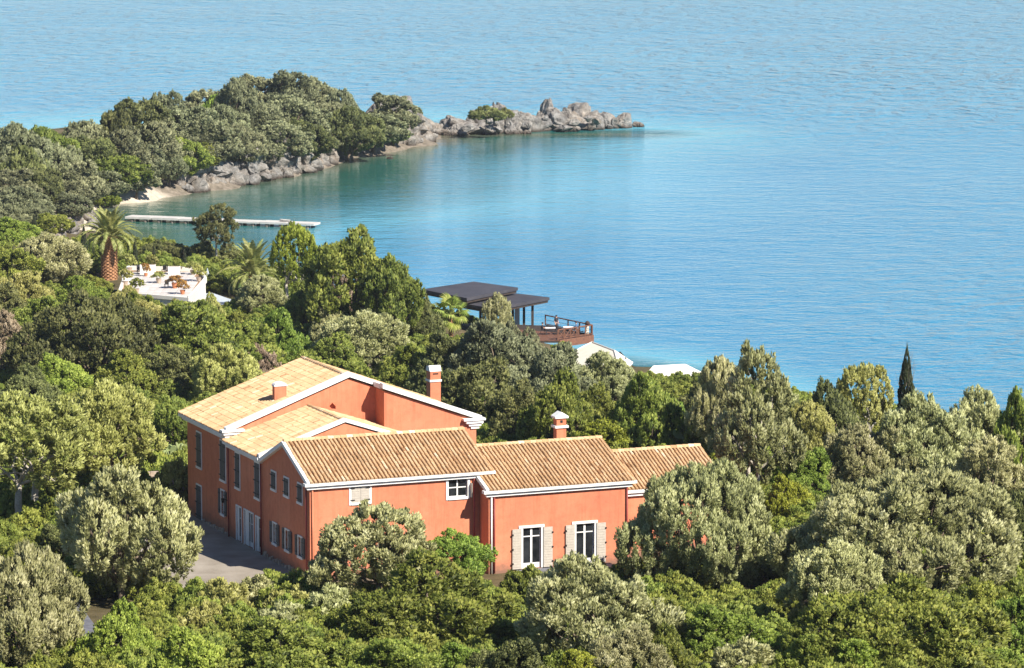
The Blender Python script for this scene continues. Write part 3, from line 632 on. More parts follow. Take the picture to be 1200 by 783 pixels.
# rain pipes
for pts, m_ in (([(-.12, V2 - .25, EM - .38), (-.12, V2 - .25, -.1)], 'pipe_red'), ([(-.12, V1 + .15, EM - .4), (-.12, V1 + .15, -.1)], 'pipe_red'), ([(-.1, .35, EF - .3), (-.1, .35, -.1)], 'pipe_red'), ([(.14, -.08, EF - .34), (.14, -.08, -.1)], 'stucco'),
                ([(W0 + .14, WF - .1, EW - .34), (W0 + .14, WF - .1, -.1)], 'trim_white'), ([(W0 + .32, WF - .1, EW - .34), (W0 + .32, WF - .1, -.1)], 'pipe_red'), ([(W1 - .1, WF - .1, EW - .34), (W1 - .1, WF - .1, -.1)], 'pipe_red'), ([(W0 - .35, -.12, EF - .34), (W0 - .35, -.12, -.1)], 'pipe_red')):
    MB().tube(pts, .05, 8).build('drainpipe', m_, villa, smooth=True)
lt = MB(); lt.tube([(0.0, 15.05, 2.15), (-.35, 15.05, 2.3)], .025, 6); lt.tube([(-.35, 15.05, 2.05), (-.35, 15.05, 2.32)], [.09, .12], 8); lt.build('wall_lantern', 'iron', villa)
# rubble showing along the foot of the left facade
st = MB(); rr = random.Random(3)
for a0, a1 in ((.2, V1 - .1), (V2 + .2, 20.1)):
    a = a0
    while a < a1:
        w = rr.uniform(.18, .5); h = rr.uniform(.08, .3); d = rr.uniform(.06, .2)
        st.hexa([(-d, a, -.2), (.02, a, -.2), (.02, a + w, -.2), (-d * .8, a + w * .9, -.2), (-d * .7, a + .04, h), (.02, a + .03, h * 1.1), (.02, a + w * .9, h * .9), (-d * .6, a + w * .85, h * .8)], rr.random()); a += w + rr.uniform(.02, .25)
st.build('footing_stones', 'rubble', villa, kind='stuff')
# terrace and step in front of the villa
def local(u, v, z): p = VO[:2] + VU * u + VV * v; return (p[0], p[1], VO[2] + z)
tr = MB(); tr.extr([local(*p) for p in ((-8.3, -5, -.25), (.3, -5, -.25), (.3, 24.5, -.25), (-2.2, 25.5, -.25), (-7.0, 12, -.25))], (0, 0, .245))
tagit(tr.build('terrace', 'paving'), kind='structure')
sp = MB(); sp.extr([local(*p) for p in ((12.2, -3.2, -.2), (18.2, -3.2, -.2), (18.2, -1.62, -.2), (12.2, -1.62, -.2))], (0, 0, .19)); tagit(sp.build('doorstep_paving', 'slate'), kind='structure')

# ------------------------------------------------------------------ plants
def crown_mesh(name, seed, W, H, base=.18, nl=11, leaf=.24, lw=.42, dens=1.0, up=.6, shape='dome', clump=.5, per=78):
    """leaf tufts over the surface of lobes that carry smaller lobes, so that the crown breaks into lit and shaded clumps"""
    g = np.random.default_rng(seed); big = []
    for i in range(nl):
        a = i * 2.39996 + g.uniform(-.5, .5); q = math.sqrt((i + .5) / nl) if shape == 'dome' else g.random(); hz = g.uniform(0, 1)
        if shape == 'dome':
            rr_ = W * .5 * q * .74; top = (.80 - .42 * q ** 2.2); z = H * (base + .12 + (top - base - .12) * (.35 + .65 * hz)); rad = W * g.uniform(.11, .20) * (1.15 - .25 * q)
        else: rr_ = W * .14 * q; z = H * (base + (1 - base) * (i + .5) / nl * .9); rad = W * g.uniform(.30, .40)
        big.append((rr_ * math.cos(a), rr_ * math.sin(a), z, rad, rad * g.uniform(.75, 1.0), 1.0))
    lob = list(big)
    if shape == 'dome':
        for (x, y, z, r, rz, _) in big:
            for j in range(g.integers(3, 7)):
                d = g.normal(size=3); d[2] = abs(d[2]) * .9 - .15; d /= np.linalg.norm(d); rs_ = r * g.uniform(.34, .58)
                lob.append((x + d[0] * r * .86, y + d[1] * r * .86, z + d[2] * rz * .86, rs_, rs_ * g.uniform(.8, 1.1), g.uniform(.7, 1.15)))
        lob.append((0, 0, H * .46, W * .27, H * .30, .8))
    L = np.array(lob); pts, nrm, ton = [], [], []
    for i, (x, y, z, r, rz, dn) in enumerate(L):
        n = max(4, int(dens * dn * 4 * math.pi * r * r / (clump * clump) * .95)); d = g.normal(size=(n, 3)); d /= np.linalg.norm(d, axis=1)[:, None]
        p = np.array([x, y, z]) + d * np.array([r, r, rz]) * g.uniform(.84, 1.06, (n, 1)); keep = p[:, 2] > H * base * .8
        for j, (x2, y2, z2, r2, rz2, _) in enumerate(L):
            if j == i: continue
            keep &= ((((p - [x2, y2, z2]) / [r2, r2, rz2]) ** 2).sum(1) > .66)
        keep &= ~((d[:, 2] < -.3) & (g.random(n) < .55)); pts.append(p[keep]); nrm.append(d[keep]); ton.append(np.full(keep.sum(), g.normal(0, .09)))
    P = np.concatenate(pts); N = np.concatenate(nrm); TN = np.concatenate(ton); P[:, 2] *= (H * .985) / P[:, 2].max()
    if shape == 'dome': P[:, :2] *= W * .5 / np.percentile(np.hypot(P[:, 0], P[:, 1]), 97)
    n = len(P); cl = g.uniform(.5, 1.3, n) * clump * .55; ct = g.normal(0, .12, n) + TN
    C = np.repeat(P, per, 0); NN = np.repeat(N, per, 0); R_ = np.repeat(cl, per)[:, None]; m = len(C)
    off = g.normal(size=(m, 3)); off /= np.linalg.norm(off, axis=1)[:, None]; off *= g.random((m, 1)) ** .45; c = C + off * R_ * np.array([1, 1, 1.15])
    ax = NN * .6 + off * .75 + np.array([0, 0, up]) + g.normal(0, .34, (m, 3)); ax /= np.linalg.norm(ax, axis=1)[:, None]
    sd2 = np.cross(ax, g.normal(size=(m, 3))); sd2 /= np.linalg.norm(sd2, axis=1)[:, None] + 1e-9; ln = leaf * g.uniform(.6, 1.25, (m, 1)); wd = ln * lw * .5
    V = np.stack([c - ax * ln * .5, c + sd2 * wd, c + ax * ln * .5, c - sd2 * wd], 1).reshape(-1, 3)
    t = np.clip(.5 + np.repeat(ct, per) + g.normal(0, .18, m), 0, 1)
    me = np_mesh(name, V, np.arange(m * 4).reshape(m, 4), None, t)
    dn_ = NN * .7 + off * .8 + np.array([0, 0, .12]); dn_ /= np.linalg.norm(dn_, axis=1)[:, None]
    at_ = me.attributes.new('tuft', 'FLOAT_VECTOR', 'FACE'); at_.data.foreach_set('vector', dn_.astype(np.float32).ravel())
    return me, np.array(big)[:, :5]
def trunk_mesh(name, seed, L, H, r0, base=.2, mat='bark', multi=1):
    g = random.Random(seed); mb = MB()
    for s in range(multi):
        ox = g.uniform(-.25, .25) * (multi > 1) * 2; oy = g.uniform(-.25, .25) * (multi > 1) * 2
        fork = Vector((ox * 2 + g.uniform(-.3, .3), oy * 2 + g.uniform(-.3, .3), H * (base + .08)))
        mb.tube([(ox, oy, -.6), (ox, oy, .1), ((ox + fork.x) / 2 + g.uniform(-.12, .12), (oy + fork.y) / 2, fork.z * .55), fork], [r0 * 1.5, r0 * 1.15, r0 * .95, r0 * .8], 9)
        for i, l in enumerate(L):
            if multi > 1 and i % multi != s: continue
            e = Vector(l[:3]); mid = fork.lerp(e, .5) + Vector((g.uniform(-.3, .3), g.uniform(-.3, .3), g.uniform(-.1, .35)))
            mb.tube([fork - Vector((0, 0, .1)), mid, e], [r0 * .5, r0 * .32, r0 * .1], 6)
            for q in range(3):
                d = Vector((g.uniform(-1, 1), g.uniform(-1, 1), g.uniform(0, 1))).normalized() * l[3] * .9
                mb.tube([mid.lerp(e, g.uniform(.3, 1)), e + d], [r0 * .14, r0 * .04], 4, cap=False)
    return mb.mesh(name, mat, True)
PROTO = {}
def proto(key, seed, W, H, r0=.22, tb='bark', multi=1, **kw):
    c, L = crown_mesh('crown', seed, W, H, **kw); c.materials.append(MATS['green'])
    PROTO[key] = (c, trunk_mesh('trunk', seed, L, H, r0, kw.get('base', .18), tb, multi), W, H)
proto('oliveA', 11, 9, 7, base=.09, nl=14, leaf=.25, lw=.44, up=.75, per=76, clump=.52, dens=1.05)
proto('oliveB', 12, 9, 7, base=.09, nl=16, leaf=.25, lw=.44, up=.75, per=76, clump=.52, dens=1.05)
proto('oliveC', 13, 8, 7.5, nl=11, leaf=.25, lw=.44, up=.75, per=76, clump=.52, dens=1.05, base=.26)
proto('oliveW', 14, 13, 8, nl=22, leaf=.25, lw=.44, up=.75, per=76, clump=.52, dens=1.05, base=.14)
proto('greenA', 21, 8, 6, nl=13, leaf=.24, lw=.62, up=.4, per=56, clump=.52, dens=1.15, base=.08)
proto('greenB', 22, 9, 6.5, nl=15, leaf=.24, lw=.62, up=.4, per=56, clump=.52, dens=1.15, base=.08)
proto('greenC', 23, 7.5, 7, nl=12, leaf=.24, lw=.62, up=.4, per=56, clump=.52, dens=1.15, base=.14)
proto('greenW', 24, 13, 7, nl=24, leaf=.25, lw=.6, up=.4, per=56, clump=.52, dens=1.15, base=.06)
proto('openA', 31, 8, 9, nl=12, leaf=.30, lw=.4, up=.5, per=52, base=.30, dens=.9, tb='pale_bark', multi=2)
proto('openB', 32, 9, 9.5, nl=13, leaf=.32, lw=.4, up=.5, per=50, base=.22, dens=.9, tb='bark', multi=2)
proto('pine', 35, 6, 9, r0=.16, nl=11, leaf=.30, lw=.4, up=.4, per=52, base=.40, dens=1.0, tb='pale_bark')
proto('shrubA', 41, 3.6, 2.6, r0=.08, nl=8, leaf=.22, lw=.5, up=.5, per=60, base=.02, clump=.36)
proto('shrubB', 42, 4.2, 2.4, r0=.08, nl=9, leaf=.20, lw=.6, up=.3, per=60, base=.02, clump=.36)
proto('potted', 45, 1.5, 1.5, r0=.03, nl=6, leaf=.24, lw=.4, up=.7, per=9, base=.05, clump=.26)
proto('farA', 51, 10, 9, r0=.3, nl=13, leaf=.42, lw=.5, up=.4, per=46, base=.14, clump=.62)
proto('farB', 52, 9, 9.5, r0=.3, nl=12, leaf=.42, lw=.5, up=.4, per=46, base=.16, clump=.62)
proto('farC', 53, 11, 8.5, r0=.3, nl=15, leaf=.42, lw=.5, up=.4, per=46, base=.10, clump=.62)
proto('spire', 61, 2.3, 8, r0=.14, nl=26, leaf=.2, lw=.4, up=1.3, per=60, base=.03, shape='column', clump=.26)
c_ = PROTO['spire'][0]; co_ = np.empty(len(c_.vertices) * 3, np.float32); c_.vertices.foreach_get('co', co_); co_ = co_.reshape(-1, 3); tz = np.clip(co_[:, 2] / 8, 0, 1)
co_[:, :2] *= (np.interp(tz, [0, .12, .35, .7, 1.0], [.75, 1.0, .95, .55, .06]))[:, None]; c_.vertices.foreach_set('co', co_.ravel()); c_.update()
prng = random.Random(99)
TREES = []
def plant(key, mat, px, py, H, wpx, label, cat='tree', name=None, group=None, at=None, depth=1.0, bark=None):
    """a tree or shrub whose top stands at (px, py) and whose crown is wpx pixels wide"""
    if at is None: x, y, z = stand(px, py, H)
    else: x, y, z = at; 
    W = wpx * math.hypot(y, CAM_H - z - H * .6) / F_PX
    cm, tm, W0_, H0_ = PROTO[key]
    root = empty(name or ('shrub' if key.startswith('shrub') else 'tree'), (x, y, z - .05), prng.uniform(0, 6.28))
    sc = (W / W0_, W / W0_ * depth * prng.uniform(.82, 1.05), H / H0_)
    o = link('crown', cm, root, sc=sc); o.material_slots[0].link = 'OBJECT'; o.material_slots[0].material = MATS[mat]
    t = link('trunk', tm, root, sc=sc)
    if bark: t.material_slots[0].link = 'OBJECT'; t.material_slots[0].material = MATS[bark]
    tagit(root, label, cat, group); TREES.append((x, y, W)); return root
def many(rows, label, group, cat='tree', name=None):
    for r_ in rows:
        if len(r_) > 6: plant(*r_[:6], r_[6], cat, name)
        else: plant(*r_[:6], label, cat, name, group)

# -- olives and shrubs below and beside the villa
plant('oliveA', 'olive', 142, 546, 8.0, 190, 'large silver olive tree at the outer edge of the paved terrace', name='olive_tree')
plant('oliveB', 'olive', 24, 640, 7.0, 165, 'silver olive tree below the large terrace olive, beside the shaded track', name='olive_tree')
plant('oliveC', 'olive', 440, 590, 6.6, 185, 'silver olive tree against the villa wall under the closed beige window', name='olive_tree')
plant('oliveB', 'olive', 690, 654, 6.2, 205, 'pale olive tree covering the foot of the two french windows', name='olive_tree')
plant('oliveW', 'olive', 822, 540, 7.8, 182, 'tall silvery olive tree hiding the end of the lowest villa wing', name='olive_tree')
plant('oliveW', 'olive', 1068, 548, 8.0, 285, 'very broad pale olive tree with a wide rounded crown, right of the villa', name='olive_tree')
plant('oliveC', 'olive', 985, 632, 5.6, 135, 'grey-green olive tree in front of the very broad pale olive', name='olive_tree')
plant('shrubA', 'olive', 872, 752, 2.6, 110, 'pale silver shrub at the foot of the slope below the tall silvery olive', 'shrub', 'olive_shrub')
plant('greenW', 'green', 1055, 682, 5.6, 300, 'wide spreading green tree on the slope below the very broad olive')
plant('greenA', 'bright_green', 850, 708, 3.8, 150, 'bright green shrub below the tall silvery olive', 'shrub', 'evergreen_shrub')
plant('greenB', 'green', 500, 656, 5.6, 240, 'domed green evergreen tree in front of the villa front wing', name='evergreen_tree')
plant('greenC', 'bright_green', 540, 622, 3.6, 88, 'bright green shrub at the villa corner between two drainpipes', 'shrub', 'evergreen_shrub')
plant('greenA', 'bright_green', 138, 706, 4.2, 105, 'bright green bush under the large terrace olive', 'bush', 'evergreen_bush')
plant('shrubB', 'bright_green', 56, 654, 2.6, 62, 'small vivid green shrub between two silver olives', 'shrub', 'evergreen_shrub')
plant('greenB', 'green', 345, 728, 4.2, 210, 'broad fresh green bush at the bottom of the slope below the terrace', 'bush', 'evergreen_bush')
plant('greenA', 'bright_green', 225, 738, 4.0, 130, 'leafy green bush between the broad fresh green bush and the terrace olive', 'bush', 'evergreen_bush')
plant('greenC', 'bright_green', 1188, 696, 4.0, 80, 'fresh green bush beside the wide spreading green tree', 'bush', 'evergreen_bush')
plant('greenA', 'dark_green', 1200, 560, 6.0, 80, 'dark evergreen tree beyond the right flank of the broad olive', name='evergreen_tree')
many([('shrubA', 'olive_yellow', 262, 680, 2.6, 80, 'yellowish shrub at the lower terrace corner nearest the large olive'), ('shrubB', 'olive', 300, 678, 2.4, 90, 'silvery shrub in the middle of the lower terrace edge'), ('shrubA', 'olive_yellow', 345, 690, 2.4, 80, 'yellowish shrub on the terrace edge below the red facade'), ('shrubA', 'olive', 385, 690, 2.8, 80, 'silvery shrub between the terrace edge and the olive on the villa corner'), ('shrubB', 'olive_yellow', 235, 705, 2.4, 80, 'yellowish shrub between the large olive and the terrace shrubs'), ('shrubA', 'olive', 330, 708, 2.6, 90, 'silvery shrub below the middle of the terrace edge shrubs')],
     '', '', 'shrub', 'olive_shrub')
many([('greenA', 'green', 780, 735, 3.4, 90, 'green bush at the bottom between pale olive and bright green shrub'), ('greenB', 'dark_green', 600, 745, 3.6, 120, 'dark bush in the gap between the domed evergreen and the pale olive'), ('greenA', 'green', 950, 740, 3.2, 120, 'green bush at the lower edge of the wide spreading green tree'),
      ('greenC', 'green', 455, 745, 3.6, 130, 'green bush below the domed evergreen tree'), ('greenA', 'bright_green', 545, 752, 3.0, 110, 'bright low bush beside the dark bush under the domed evergreen'), ('greenB', 'bright_green', 1130, 740, 3.6, 150, 'bright bush below the fresh green bush'),
      ('greenA', 'bright_green', 1010, 745, 3.2, 140, 'bright bush in front of the wide spreading green tree'), ('greenA', 'green', 40, 768, 3.0, 80, 'green bush in front of the stack of roof tiles'), ('oliveA', 'olive', 730, 735, 3.8, 120, 'silvery bush below the pale olive at the french windows'), ('greenB', 'yellow_green', 690, 762, 3.0, 100, 'lime bush below the silvery bush')],
     '', None, 'bush', 'evergreen_bush')
# -- left of the villa
plant('openA', 'olive_yellow', 28, 462, 8.6, 165, 'yellow-green olive tree with bare pale trunks showing underneath', name='olive_tree', bark='pale_bark')
plant('oliveC', 'olive_yellow', 128, 445, 8.2, 140, 'yellow-green olive tree behind the ruined stone wall', name='olive_tree')
plant('greenC', 'green', 205, 462, 5.5, 62, 'green tree close to the far left corner of the villa')
plant('greenA', 'green', 112, 322, 3.2, 56, 'low green bush at the foot of the thick palm trunk', 'bush', 'garden_bush')
plant('shrubB', 'bright_green', 172, 524, 3.0, 70, 'bright green shrub on the ruined stone wall', 'shrub', 'evergreen_shrub')
plant('shrubA', 'olive_yellow', 208, 540, 3.0, 60, 'yellowish shrub beside the far left corner of the villa', 'shrub', 'olive_shrub')
plant('greenW', 'dark_green', 110, 340, 9.5, 195, 'big dark evergreen oak below the white terrace house', name='evergreen_oak')
plant('greenB', 'green', 245, 354, 8.5, 175, 'broad green tree between the big dark oak and the villa roof', name='evergreen_oak')
plant('openB', 'dry', 8, 362, 7.5, 80, 'brown withered tree at the edge of the wood', name='withered_tree')
plant('greenC', 'green', 75, 385, 6.0, 80, 'green bush in front of the big dark oak', 'bush', 'evergreen_bush')
plant('greenA', 'bright_green', 70, 415, 5.0, 90, 'fresh green bush between the withered tree and the yellow-green olives', 'bush', 'evergreen_bush')
plant('oliveA', 'olive_yellow', 262, 402, 6.0, 95, 'yellowish olive just behind the tiled roof of the villa', name='olive_tree')
plant('oliveB', 'dry', 305, 404, 5.0, 60, 'dry brownish shrub behind the villa ridge', 'shrub', 'dry_shrub')
plant('greenA', 'bright_green', 325, 360, 7.0, 95, 'bright green tree below the drooping palm')
plant('oliveC', 'olive', 303, 322, 5.2, 66, 'grey olive tree in front of the drooping palm', name='olive_tree')
plant('oliveB', 'olive', 55, 272, 7.0, 115, 'grey-green olive tree left of the tall feather palm', name='olive_tree')
plant('greenC', 'green', 12, 290, 7.0, 90, 'green tree in front of the stone hut')
plant('oliveA', 'olive_yellow', 20, 318, 6.5, 100, 'yellowish olive tree above the withered tree', name='olive_tree')
plant('greenA', 'bright_green', 92, 322, 4.0, 70, 'bright green bush at the foot of the tall feather palm', 'bush', 'evergreen_bush')
plant('oliveB', 'olive_yellow', 165, 350, 5.0, 90, 'yellowish shrubby olive under the white terrace parapet', name='olive_tree')
many([('oliveA', 'olive_yellow', 146, 336, 4.6, 56), ('greenA', 'green', 178, 345, 4.6, 56), ('oliveB', 'olive_yellow', 205, 350, 4.8, 50), ('greenC', 'green', 232, 350, 4.6, 50), ('greenA', 'green', 160, 341, 4.4, 50), ('greenA', 'olive_yellow', 248, 344, 4.2, 34)], 'garden bush hiding the foot of the white terrace house', 'bushes at the foot of the terrace house', 'bush', 'garden_bush')
plant('greenC', 'green', 415, 268, 12.5, 130, 'tall dense green tree between the drooping palm and the pavilion')
plant('openA', 'yellow_green', 345, 262, 10.5, 70, 'loose lime green tree rising beside the pier end')
plant('greenC', 'green', 462, 300, 10.0, 80, 'green tree sloping down towards the dark pavilion roof')
plant('openB', 'dry', 392, 300, 8.0, 48, 'half bare brown tree in front of the tall dense green tree', name='withered_tree')
plant('openB', 'dark_green', 458, 312, 8.0, 62, 'dark brown-green tree in front of the sloping green tree')
plant('oliveC', 'olive', 432, 364, 7.0, 120, 'grey-green tree rising just behind the villa gable')
plant('greenB', 'green', 380, 392, 5.5, 110, 'green bush right behind the villa ridge', 'bush', 'evergreen_bush')
plant('greenC', 'green', 478, 400, 6.0, 70, 'green tree behind the tall red chimney')
plant('greenA', 'dark_green', 495, 342, 6.0, 50, 'dark bush at the left end of the pavilion', 'bush', 'evergreen_bush')
p = at_y(583, 343, 389.0); plant('oliveC', 'olive', 583, 343, p[2] - TZ(p[0], p[1]), 40, 'slim grey olive tree standing before the pavilion posts', name='olive_tree', at=(p[0], p[1], TZ(p[0], p[1])))
# -- behind the villa, towards the sea
plant('greenB', 'headland', 590, 374, 8.0, 150, 'large olive-brown bush right in front of the pavilion', 'bush', 'evergreen_bush')
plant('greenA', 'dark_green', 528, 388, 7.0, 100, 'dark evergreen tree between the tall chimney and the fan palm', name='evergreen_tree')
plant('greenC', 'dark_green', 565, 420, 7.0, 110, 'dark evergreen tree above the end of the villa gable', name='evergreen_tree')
plant('greenA', 'headland', 622, 386, 6.0, 62, 'olive-green bush screening the left part of the timber deck', 'bush', 'evergreen_bush')
plant('greenB', 'headland', 600, 379, 6.0, 60, 'olive-brown bush hiding the pavilion floor', 'bush', 'evergreen_bush')
plant('greenC', 'yellow_green', 655, 399, 5.0, 44, 'small yellowish bush under the crossed railing', 'bush', 'evergreen_bush')
plant('greenB', 'headland', 640, 402, 7.5, 120, 'dull green bush below the wooden deck', 'bush', 'evergreen_bush')
plant('oliveA', 'olive', 712, 412, 6.0, 95, 'pale olive tree in front of the cream roof', name='olive_tree')
plant('greenA', 'green', 655, 436, 7.0, 110, 'green tree behind the gabled villa chimney')
plant('greenC', 'dark_green', 610, 446, 6.0, 90, 'dark bush behind the villa single storey roof', 'bush', 'evergreen_bush')
plant('greenB', 'green', 765, 436, 7.0, 100, 'green tree in front of the low white roof')
plant('greenA', 'yellow_green', 718, 482, 4.2, 115, 'yellow-green shrub behind the ridge of the single storey wing', 'shrub', 'evergreen_shrub')
plant('shrubB', 'bright_green', 783, 468, 4.2, 70, 'bright green creeper-like shrub beside the prickly pear', 'shrub', 'evergreen_shrub')
plant('greenA', 'yellow_green', 848, 520, 3.4, 60, 'yellowish shrub behind the lowest tiled roof', 'shrub', 'evergreen_shrub')
plant('openB', 'olive', 885, 405, 11.0, 135, 'tall loose olive tree with pale leaning trunk against the sea', name='olive_tree', bark='pale_bark')
plant('oliveC', 'olive', 842, 418, 8.5, 75, 'olive tree between the low white roof and the tall loose olive', name='olive_tree')
plant('openA', 'olive_yellow', 1010, 426, 8.0, 80, 'light feathery olive tree left of the cypress', name='olive_tree')
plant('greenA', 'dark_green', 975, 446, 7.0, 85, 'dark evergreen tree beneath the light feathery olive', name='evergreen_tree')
plant('oliveB', 'olive', 1085, 462, 7.5, 150, 'silver olive tree in front of the dark cypress', name='olive_tree')
plant('oliveA', 'olive', 1150, 456, 7.0, 100, 'silver olive tree right of the dark cypress', name='olive_tree')
plant('greenC', 'green', 1192, 452, 8.0, 62, 'green tree at the right end of the skyline wood')
plant('oliveC', 'olive_yellow', 945, 470, 6.0, 80, 'yellowish olive between the tall loose olive and the dark evergreen', name='olive_tree')
plant('greenA', 'bright_green', 890, 520, 4.0, 75, 'bright green bush behind the tall silvery olive crown', 'bush', 'evergreen_bush')
plant('greenB', 'bright_green', 945, 524, 4.2, 95, 'bright green bush behind the very broad olive', 'bush', 'evergreen_bush')
plant('greenA', 'yellow_green', 925, 556, 3.6, 70, 'yellow-green bush between the two big pale olives', 'bush', 'evergreen_bush')
plant('oliveB', 'olive', 1000, 496, 5.5, 110, 'grey olive tree behind the very broad olive', name='olive_tree')
plant('oliveC', 'olive', 1165, 512, 6.0, 110, 'silver olive tree behind the right side of the very broad olive', name='olive_tree')
plant('oliveA', 'olive', 870, 470, 6.0, 90, 'olive tree below the tall loose olive', name='olive_tree')
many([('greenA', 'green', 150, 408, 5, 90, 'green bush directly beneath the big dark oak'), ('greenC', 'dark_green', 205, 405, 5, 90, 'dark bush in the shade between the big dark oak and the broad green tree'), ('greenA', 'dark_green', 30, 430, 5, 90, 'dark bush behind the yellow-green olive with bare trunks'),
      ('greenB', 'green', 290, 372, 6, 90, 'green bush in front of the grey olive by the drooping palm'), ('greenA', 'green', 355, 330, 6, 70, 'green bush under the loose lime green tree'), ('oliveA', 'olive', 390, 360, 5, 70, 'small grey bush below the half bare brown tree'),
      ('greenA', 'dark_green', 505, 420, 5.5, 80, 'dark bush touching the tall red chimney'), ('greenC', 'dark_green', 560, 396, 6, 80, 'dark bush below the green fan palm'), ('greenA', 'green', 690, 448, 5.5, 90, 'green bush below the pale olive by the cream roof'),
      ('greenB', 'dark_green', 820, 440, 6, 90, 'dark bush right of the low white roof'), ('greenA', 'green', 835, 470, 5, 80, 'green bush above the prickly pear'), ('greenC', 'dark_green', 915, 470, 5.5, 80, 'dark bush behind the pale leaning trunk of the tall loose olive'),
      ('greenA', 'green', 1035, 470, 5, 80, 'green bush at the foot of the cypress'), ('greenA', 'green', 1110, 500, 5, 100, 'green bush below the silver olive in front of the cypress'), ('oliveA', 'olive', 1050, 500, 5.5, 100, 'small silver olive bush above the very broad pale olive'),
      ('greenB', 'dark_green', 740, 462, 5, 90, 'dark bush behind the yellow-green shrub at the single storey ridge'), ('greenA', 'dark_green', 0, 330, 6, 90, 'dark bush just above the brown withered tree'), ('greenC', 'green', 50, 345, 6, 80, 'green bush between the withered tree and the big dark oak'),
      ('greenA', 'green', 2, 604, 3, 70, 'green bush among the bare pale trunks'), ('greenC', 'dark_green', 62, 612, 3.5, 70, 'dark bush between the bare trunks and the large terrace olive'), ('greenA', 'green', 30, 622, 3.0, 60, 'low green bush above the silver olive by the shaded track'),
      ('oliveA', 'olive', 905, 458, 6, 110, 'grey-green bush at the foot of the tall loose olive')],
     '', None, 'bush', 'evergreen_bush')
# -- garden by the shore
many([('greenA', 'dark_green', 178, 281, 3.6, 44), ('greenC', 'dark_green', 205, 283, 3.4, 46), ('greenA', 'dark_green', 236, 281, 3.6, 46), ('greenB', 'dark_green', 272, 285, 3.4, 48), ('greenA', 'green', 290, 292, 3.2, 44)],
     'clipped dark green hedge bush between the white terrace house and the bay', 'hedge behind the white terrace house', 'bush', 'hedge_bush')
many([('spire', 'cypress', 158, 279, 4.2, 9), ('spire', 'cypress', 180, 287, 3.6, 9), ('spire', 'cypress', 216, 290, 3.6, 9), ('spire', 'cypress', 98, 262, 4.6, 12), ('spire', 'cypress', 40, 250, 4.5, 12)],
     'small thin cypress in the shore garden', 'thin cypresses of the shore garden', 'tree', 'cypress_tree')
plant('spire', 'cypress', 1063, 402, 10.5, 46, 'dark pointed cypress standing alone against the sea', name='cypress_tree')
plant('pine', 'dark_green', 253, 239, 8.6, 52, 'dark conifer with a bare white trunk beside the pier', 'tree', 'pine_tree', bark='pale_bark')
# -- wooded headland
HL = []
hr = random.Random(5)
for ri, (row, Hh, wpx) in enumerate((
    ([(12, 146), (52, 150), (92, 142), (135, 128), (168, 116), (196, 106), (222, 124), (252, 103), (282, 92), (312, 88), (338, 82), (368, 92), (400, 106), (455, 110)], 10, 74),
    ([(30, 172), (70, 168), (110, 160), (150, 150), (190, 140), (228, 136), (262, 124), (300, 120), (340, 112), (378, 118), (412, 126)], 8.5, 78),
    ([(8, 198), (50, 195), (92, 188), (132, 180), (172, 168), (210, 160), (246, 152), (282, 148), (322, 142), (358, 140), (392, 142), (436, 132)], 7.5, 74),
    ([(25, 224), (70, 216), (112, 204), (156, 192), (196, 182), (232, 172), (268, 168), (306, 160), (342, 156), (376, 152)], 5.5, 64))):
    for px, py in row:
        if ri == 3: py -= 5
        HL.append(((hr.choice(['farA', 'farB', 'farC']), hr.choice(['headland'] * 6 + ['dark_green', 'dark_green', 'green']), px + hr.uniform(-5, 5), py, Hh * hr.uniform(.8, 1.15), wpx * hr.uniform(.75, 1.3)), ri))
TONE = {'headland': 'grey-green', 'dark_green': 'dark green', 'green': 'fresh green'}
PLACE = ('on the seaward crest of the headland wood', 'in the middle of the headland wood', 'in the lower part of the headland wood', 'at the foot of the headland wood just above the rocks')
for r_, row_ in HL: plant(*r_, TONE[r_[1]] + ' tree ' + PLACE[row_], 'tree', 'headland_tree', TONE[r_[1]] + ' trees ' + PLACE[row_])
plant('farC', 'bright_green', 252, 111, 8.0, 36, 'vivid green treetop in the headland wood')
plant('farA', 'headland', 488, 122, 4.0, 18, 'small lone shrub at the seaward end of the headland', 'shrub', 'shore_shrub')
plant('farC', 'bright_green', 462, 146, 4.0, 34, 'bright green bush above the rocks at the tip of the headland', 'bush', 'shore_bush')
plant('farC', 'bright_green', 126, 222, 3.2, 42, 'bright green bush above the small beach', 'bush', 'shore_bush')
plant('greenA', 'bright_green', 18, 254, 4.5, 75, 'vivid green bush below the stone hut', 'bush', 'evergreen_bush')
many([('farA', 'headland', 40, 240, 4, 50), ('farB', 'headland', 85, 226, 4.5, 55), ('farC', 'headland', 10, 240, 4, 55), ('farA', 'green', 60, 250, 3.5, 50)], 'dull green bush between the stone hut and the beach path', 'bushes by the beach path', 'bush', 'shore_bush')

